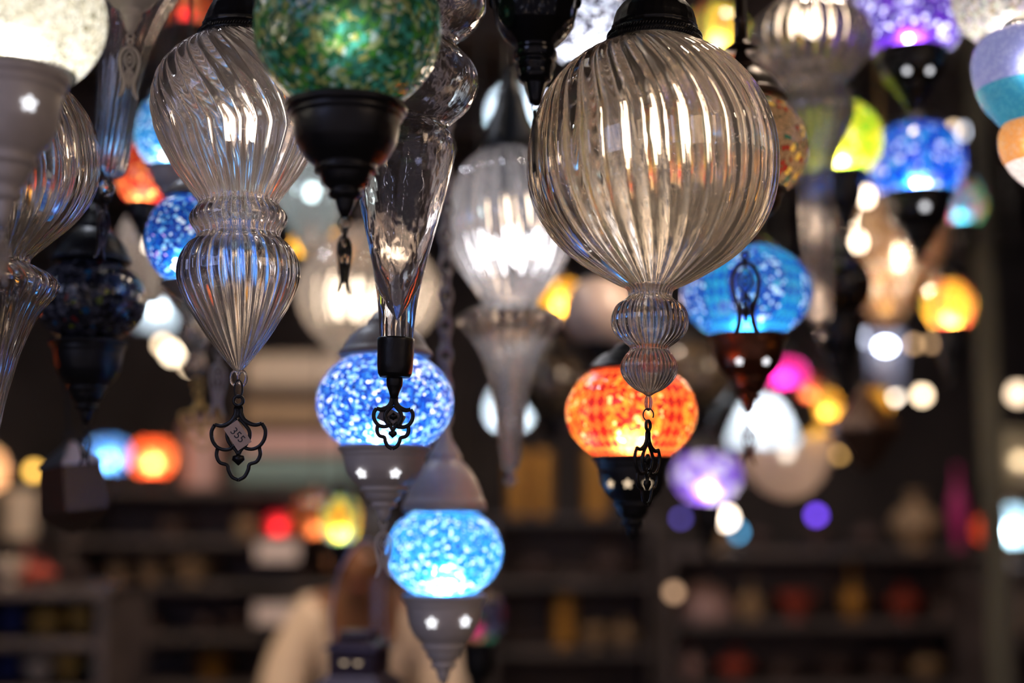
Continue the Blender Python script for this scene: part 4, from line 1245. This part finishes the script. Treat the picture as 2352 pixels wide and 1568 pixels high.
for (cx, yb, h, r, sh, mt, lb) in cer:
    pot('ceramic_pot', cx, yb, h, r, 3.6 + (.12 if 'behind' in lb else 0), sh, mt, lb, 'ceramics on the stall', 'pottery')
pot('ceramic_vase', 44, 1236, 110, 40, 4.6, CYL, CREAM, 'cream cylinder jar at the left edge above the stall', None, 'jar')
C_ = shelf('narrow shelf at the left edge carrying the cream jar and a peach lamp', -80, 110, (1236, 1400), 4.6, .3)
table_lamp(-46, 1236, 1080, 60, 4.6, mosaic('peach_glass', [(.6, (.95, .50, .25)), (.4, (.95, .6, .35))], 20, (.8, .4, .2), .02, .85, seed=82), 'peach glowing lamp cut by the left edge', 4.0)

# shelves across the middle and right
E_ = shelf('dark shelf with tall honey brass vases in the middle distance', 1120, 1500, (1186, 1330, 1484), 5.42)
for (cx, yb, h, r, sh, mt, lb) in (
        (1190, 1186, 150, 24, CYL, HONEY, 'tall honey brass cylinder behind the glass tail'), (1246, 1186, 150, 22, CYL, HONEY, 'tall honey brass cylinder right of the glass tail'), (1368, 1186, 150, 26, CYL, HONEY, 'tall honey brass cylinder under the orange lamp'),
        (1296, 1484, 118, 24, CYL, HONEY, 'honey brass cylinder low on the middle shelf'), (1366, 1484, 44, 36, BOWL, TAN, 'tan bowl beside the low brass cylinder'), (1434, 1484, 60, 28, VASE, TAN, 'tan vase right of the tan bowl'),
        (1400, 1330, 84, 46, VASE, DARKC, 'dark round vase on the middle board'), (1230, 1330, 60, 34, VASE, DARKC, 'dark vase on the left of the middle board')):
    pot('brass_vessel' if mt is HONEY else 'clay_vessel', cx, yb, h, r, 5.42, sh, mt, lb, 'goods on the middle shelf', 'vase')
G_ = shelf('long dark shelf of pottery at the lower right', 1515, 2240, (1262, 1420, 1560), 5.0)
for (cx, yb, h, r, sh, mt, lb) in (
        (1616, 1420, 92, 70, DOME, pbr('mauve_brown_clay', (.26, .15, .13), .6), 'big mauve brown domed pot on the lower right shelf'), (1655, 1262, 46, 40, BOWL, TAN, 'tan bowl under the brightest warm bulb'), (1740, 1262, 56, 30, VASE, DARKC, 'dark vase right of the tan bowl'),
        (1960, 1420, 126, 28, BOTTLE, HONEY, 'slim honey brass bottle in the middle of the lower right shelf'), (1880, 1262, 60, 34, BOWL, DARKC, 'dark bowl below the violet bulb'), (1990, 1262, 66, 36, VASE, DARKC, 'dark vase on the upper right board'),
        (2105, 1262, 130, 56, VASE, TAN, 'large tan vase at the end of the upper right board'), (1725, 1420, 90, 30, BOTTLE, TAN, 'tan bottle right of the mauve dome'), (1830, 1420, 60, 44, BOWL, RUST, 'rust bowl on the lower right shelf'),
        (2080, 1420, 80, 40, VASE, RUST, 'rust vase on the lower right shelf'), (2170, 1420, 60, 34, DOME, DARKC, 'dark domed pot on the lower right shelf'), (1585, 1560, 70, 26, VASE, ROSE, 'pale rose vase at the bottom'),
        (1690, 1560, 70, 40, VASE, RUST, 'rust vase at the bottom right of the rose vase'), (1800, 1560, 76, 32, BOTTLE, DARKC, 'dark bottle at the bottom'), (1920, 1560, 50, 44, BOWL, DARKC, 'dark bowl at the bottom'),
        (2030, 1560, 80, 40, VASE, DARKC, 'dark vase at the bottom right'), (2130, 1560, 70, 40, VASE, TAN, 'tan vase at the bottom right')):
    pot('clay_vessel', cx, yb, h, r, 5.0, sh, mt, lb, 'pottery on the right shelf', 'pottery')
pot('glass_vase', 2204, 1262, 190, 20, 5.0, VASE, PINKC, 'slender magenta vase at the right end of the shelf', None, 'vase')
H_ = shelf('low shelf at the right edge carrying a pale blue lamp', 2240, 2420, (1300, 1450), 4.3, .5)
CREAMSH = mosaic('cream_lampshade', [(.6, (.75, .62, .42)), (.4, (.70, .58, .40))], 30, (.6, .5, .35), .01, .7, seed=84)
table_lamp(2318, 1300, 1208, 56, 4.3, mosaic('ice_blue_glass', [(.6, (.55, .82, .95)), (.4, (.65, .88, .98))], 20, (.5, .75, .9), .02, .85, seed=83), 'pale ice blue glowing globe lamp on the low shelf at the right edge', 3.4, WHITE, (.85, .95, 1))
table_lamp(2276, 1300, 1216, 40, 4.44, mosaic('scarlet_glass_small', [(.6, (.85, .06, .02)), (.4, (.8, .1, .03))], 20, (.6, .04, .02), .02, .85, seed=85), 'red glowing lamp half behind the ice blue globe lamp', 1.0)
pot('cream_jar', 2322, 1450, 110, 52, 4.3, CYL, CREAM, 'cream jar on the lower board at the right edge', None, 'jar')
l = Lamp('hanging_lamp', 'cream drum lampshade hanging at the right edge above the ice blue lamp', 2345, 1060, 4.4, 1130, None)
l.lathe('lamp_shade', CREAMSH, [(985, 62), (1000, 66), (1115, 78), (1130, 76)], 48)
l.metal('cap', BLACK, [(965, 6), (975, 20), (985, 60), (988, 50)], 24)
l.cord(967)
l.inner(1060, .8)
struct('pillar_right', .045, .045, CEIL, (at(2262, 700, 3.3).x, 3.3, CEIL / 2), pbr('grey_green_paint', (.09, .085, .06), .6), .004)['kind'] = 'structure'

# ------------------------------------------------------------------ 14. small hanging house lantern at the bottom
l = Lamp('hanging_lantern', 'small dark metal house-shaped lantern with wire handle and chain at the bottom', 826, 1500, 2.0, 1650, 'dark metal lanterns', 'lantern')
DP = pbr('dark_plum_metal', (.030, .016, .030), .35, .5)
g = lathe_geo(l.prof([(1446, 50), (1449, 54), (1460, 54), (1463, 50), (1474, 74), (1480, 90), (1486, 92), (1490, 78), (1544, 76), (1550, 84), (1570, 118), (1576, 120), (1580, 104), (1640, 100), (1650, 90)]), 4, closed=True)
g = xf(g, Matrix.Rotation(PI / 4 - .25, 4, 'Z'))
body = mesh_obj('body', g[0], g[1], DP, l.root, smooth=False)
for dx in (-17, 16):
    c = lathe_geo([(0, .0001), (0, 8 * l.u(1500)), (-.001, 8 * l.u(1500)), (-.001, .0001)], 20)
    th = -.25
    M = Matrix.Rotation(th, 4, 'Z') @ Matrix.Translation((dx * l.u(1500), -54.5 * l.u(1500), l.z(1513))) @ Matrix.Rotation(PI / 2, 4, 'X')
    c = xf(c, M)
    tag(mesh_obj('glowing_round_patch', c[0], c[1], LITWARM, body), 'round hole painted as a glowing disc')  # disc glows by itself on the solid lantern body
hp = [(-62, 1478), (-66, 1420), (-60, 1360), (-48, 1310), (-20, 1262), (14, 1240), (44, 1262), (54, 1320), (54, 1400), (60, 1476)]
g = tube_geo([(q.x, 0, q.y) for q in resample([(x * l.u(y), l.z(y)) for x, y in hp], 40)], .0017, 8)
mesh_obj('wire_handle', g[0], g[1], pbr('bluish_steel_wire', (.35, .35, .5), .3, .8), l.root)
g0 = []
for k in range(9):
    y = 1340 + k * 13
    pts = [(.0045 * math.cos(a), 0, .0055 * math.sin(a)) for a in [2 * PI * i / 12 for i in range(12)]]
    g0.append(xf(tube_geo(pts, .0012, 6, True), Matrix.Translation((34 * l.u(y), 0, l.z(y))) @ Matrix.Rotation(PI / 2 * (k % 2), 4, 'Z')))
mesh_obj('side_chain', *join(*g0), pbr('bluish_steel_wire', (.35, .35, .5)), l.root)
V, F = tube_geo([(14 * l.u(1240), 0, l.z(1242)), (14 * l.u(1240), 0, CEIL - l.z0)], .0015, 6)
mesh_obj('cord', V, F, WIRE, l.root)


# ------------------------------------------------------------------ 15. the person behind the lantern
def skin(name, pts, edges, mat, parent, sub=2):
    me = bpy.data.meshes.new(name)
    me.from_pydata([p[:3] for p in pts], edges, [])
    o = bpy.data.objects.new(name, me)
    COL.objects.link(o)
    me.materials.append(mat)
    md = o.modifiers.new('s', 'SKIN')
    md.use_smooth_shade = True
    for i, p in enumerate(pts):
        sv = me.skin_vertices[0].data[i]
        sv.radius = (p[3], p[4] if len(p) > 4 else p[3])
    me.skin_vertices[0].data[0].use_root = True
    s = o.modifiers.new('d', 'SUBSURF')
    s.levels = s.render_levels = sub
    o.parent = parent
    return o


hp = at(828, 1300, 3.7)
pr = bpy.data.objects.new('person', None); COL.objects.link(pr)
pr.location = (hp.x, 3.7, 0)
tag(pr, 'person in a pale cream T-shirt with dark hair, head bowed, standing behind the small lantern', 'person')
SKIN = pbr('warm_brown_skin', (.30, .13, .06), .5)
SHIRT = pbr('cream_shirt', (.66, .50, .36), .8)
HAIR = pbr('dark_hair', (.015, .012, .014), .6, bump=.8, nscale=200)
TROU = pbr('dark_trousers', (.03, .03, .05), .8)
zh = hp.z
pts = [(0, .28, .95, .13, .10), (0, .24, 1.08, .125, .09), (0, .19, 1.28, .14, .10), (0, .15, zh - .11, .07, .06), (0, .07, zh - .06, .052), (0, .01, zh - .03, .062, .072), (0, 0, zh + .05, .07, .085), (0, .01, zh + .10, .05, .06)]
edges = [(i, i + 1) for i in range(7)]
for s in (-1, 1):
    o_ = len(pts)
    pts += [(s * .15, .17, zh - .13, .058), (s * .195, .14, zh - .24, .052), (s * .23, .04, zh - .48, .042), (s * .17, -.10, zh - .62, .032), (s * .13, -.19, zh - .64, .026), (s * .12, -.25, zh - .65, .03, .016)]
    edges += [(3, o_)] + [(o_ + i, o_ + i + 1) for i in range(5)]
    w_ = o_ + 5
    for f in range(5):
        fx = s * (.12 + (f - 1.5) * .017) if f < 4 else s * .085
        k_ = len(pts)
        ln = (.035, .042, .038, .03, .02)[f]
        pts += [(fx, -.285 if f < 4 else -.26, zh - .655, .009), (fx + (0 if f < 4 else -s * .01), -.285 - ln if f < 4 else -.285, zh - .675, .008)]
        edges += [(w_, k_), (k_, k_ + 1)]
    o_ = len(pts)
    pts += [(s * .09, .28, .86, .09), (s * .10, .27, .48, .06), (s * .10, .29, .30, .055), (s * .10, .30, .09, .038), (s * .11, .20, .035, .036, .03)]
    edges += [(0, o_)] + [(o_ + i, o_ + i + 1) for i in range(4)]
skin('body', pts, edges, SKIN, pr)
sh = [(0, .26, 1.0, .145, .115), (0, .235, 1.10, .14, .105), (0, .19, 1.28, .158, .118), (0, .165, zh - .15, .10, .085)]
se = [(0, 1), (1, 2), (2, 3)]
for s in (-1, 1):
    o_ = len(sh)
    sh += [(s * .14, .17, zh - .14, .076), (s * .20, .14, zh - .25, .072), (s * .225, .09, zh - .40, .066)]
    se += [(3, o_), (o_, o_ + 1), (o_ + 1, o_ + 2)]
skin('shirt', sh, se, SHIRT, pr)
tr_ = [(0, .28, .93, .145, .115)]
te = []
for s in (-1, 1):
    o_ = len(tr_)
    tr_ += [(s * .09, .28, .84, .10), (s * .10, .27, .48, .075), (s * .10, .30, .12, .062)]
    te += [(0, o_), (o_, o_ + 1), (o_ + 1, o_ + 2)]
skin('trousers', tr_, te, TROU, pr)
for s in (-1, 1):
    skin('shoe', [(s * .10, .31, .045, .045, .04), (s * .105, .22, .04, .045, .038), (s * .11, .13, .035, .04, .03)], [(0, 1), (1, 2)], BLACK, pr)
# hair, and the face's features
V, F, _ = lathe_geo([(.105 * math.cos(a), .098 * math.sin(a) + .0005) for a in [PI * .62 * k / 12 for k in range(13)]], 24)
hair = mesh_obj('hair', *xf((V, F), Matrix.Translation((0, .025, zh + .055)) @ Matrix.Rotation(-.5, 4, 'X')), HAIR, pr)
for nm, mt, (x, y, z), (a, b, c) in (('nose', SKIN, (0, -.092, zh + .0), (.012, .018, .022)), ('mouth', pbr('lips', (.3, .08, .06)), (0, -.078, zh - .045), (.024, .01, .007)),
                                     ('eye', pbr('eye_white', (.5, .45, .42)), (-.03, -.08, zh + .028), (.012, .008, .006)), ('eye', pbr('eye_white', (.5, .45, .42)), (.03, -.08, zh + .028), (.012, .008, .006)),
                                     ('ear', SKIN, (-.082, .0, zh + .01), (.01, .02, .03)), ('ear', SKIN, (.082, .0, zh + .01), (.01, .02, .03))):
    e_ = lathe_geo([(math.cos(PI * k / 8), math.sin(PI * k / 8) + .001) for k in range(9)], 12)
    mesh_obj(nm, *xf((e_[0], e_[1]), Matrix.Translation((x, y, z)) @ Matrix.Diagonal((a, b, c, 1))), mt, pr)

# ------------------------------------------------------------------ 16. fill spotlights added at the ceiling
fill_spot(-1.3, 2.9, 60, (1, .76, .52), 'added warm fill spotlight, front left of the shop', (.45, .05))
fill_spot(-.35, 2.9, 60, (1, .76, .56), 'added warm fill spotlight over the person in the cream shirt', (.45, 0))
fill_spot(.1, 4.1, 22, (.80, .82, 1), 'added cool fill spotlight over the middle of the shop', (.2, 0))
fill_spot(1.4, 3.9, 18, (1, .84, .74), 'added warm fill spotlight, front right of the shop', (.2, 0))
fill_spot(-.7, 1.9, 14, (.8, .86, 1), 'added cool fill spotlight above the twisted glass lamp', (0, 0))
fill_spot(.55, 1.9, 14, (1, .80, .6), 'added warm fill spotlight above the big clear globe', (0, 0))
fill_spot(-2.0, 1.2, 16, (.75, .84, 1), 'added cool fill spotlight by the left wall', (0, 0))
fill_spot(2.0, 1.3, 16, (1, .8, .6), 'added warm fill spotlight by the right wall', (0, 0))

# ------------------------------------------------------------------ 17. unseen lamps added beyond the picture's edges for the glass to reflect
for (cx, yc, R_, D, mt, wt, lb) in ((-330, 420, 150, 1.5, BLUE1, 3.5, 'added unseen blue mosaic lamp hanging beyond the left edge, near the ribbed glass lamp'),
                                    (-620, 900, 150, 1.9, ORANGED, 3.5, 'added unseen orange mosaic lamp hanging low beyond the left edge'),
                                    (2760, 620, 150, 1.5, AMB, 3.5, 'added unseen amber mosaic lamp hanging beyond the right edge'),
                                    (2900, 60, 150, 1.9, BLUE2, 4, 'added unseen sky blue mosaic lamp hanging high beyond the right edge'),
                                    (625, -560, 160, 1.5, WHM, 3.5, 'added unseen white frosted lamp hanging above the twisted glass lamp'),
                                    (1740, -640, 140, 1.9, WHM, 3.5, 'added unseen white frosted lamp hanging above the long glass tube'),
                                    (1130, -760, 130, 1.33, BLUE2, 3.5, 'added unseen sky blue mosaic lamp hanging above the glossy black lamp base')):
    mosaic_lamp('hanging_lamp', lb, cx, yc, R_, R_ * .8, yc - R_ * .66, yc + R_ * .66, D, mt, BLACK, (yc - R_ * 1.2, R_ * .6), yc + R_ * 1.6, R_ * .6, watts=wt)
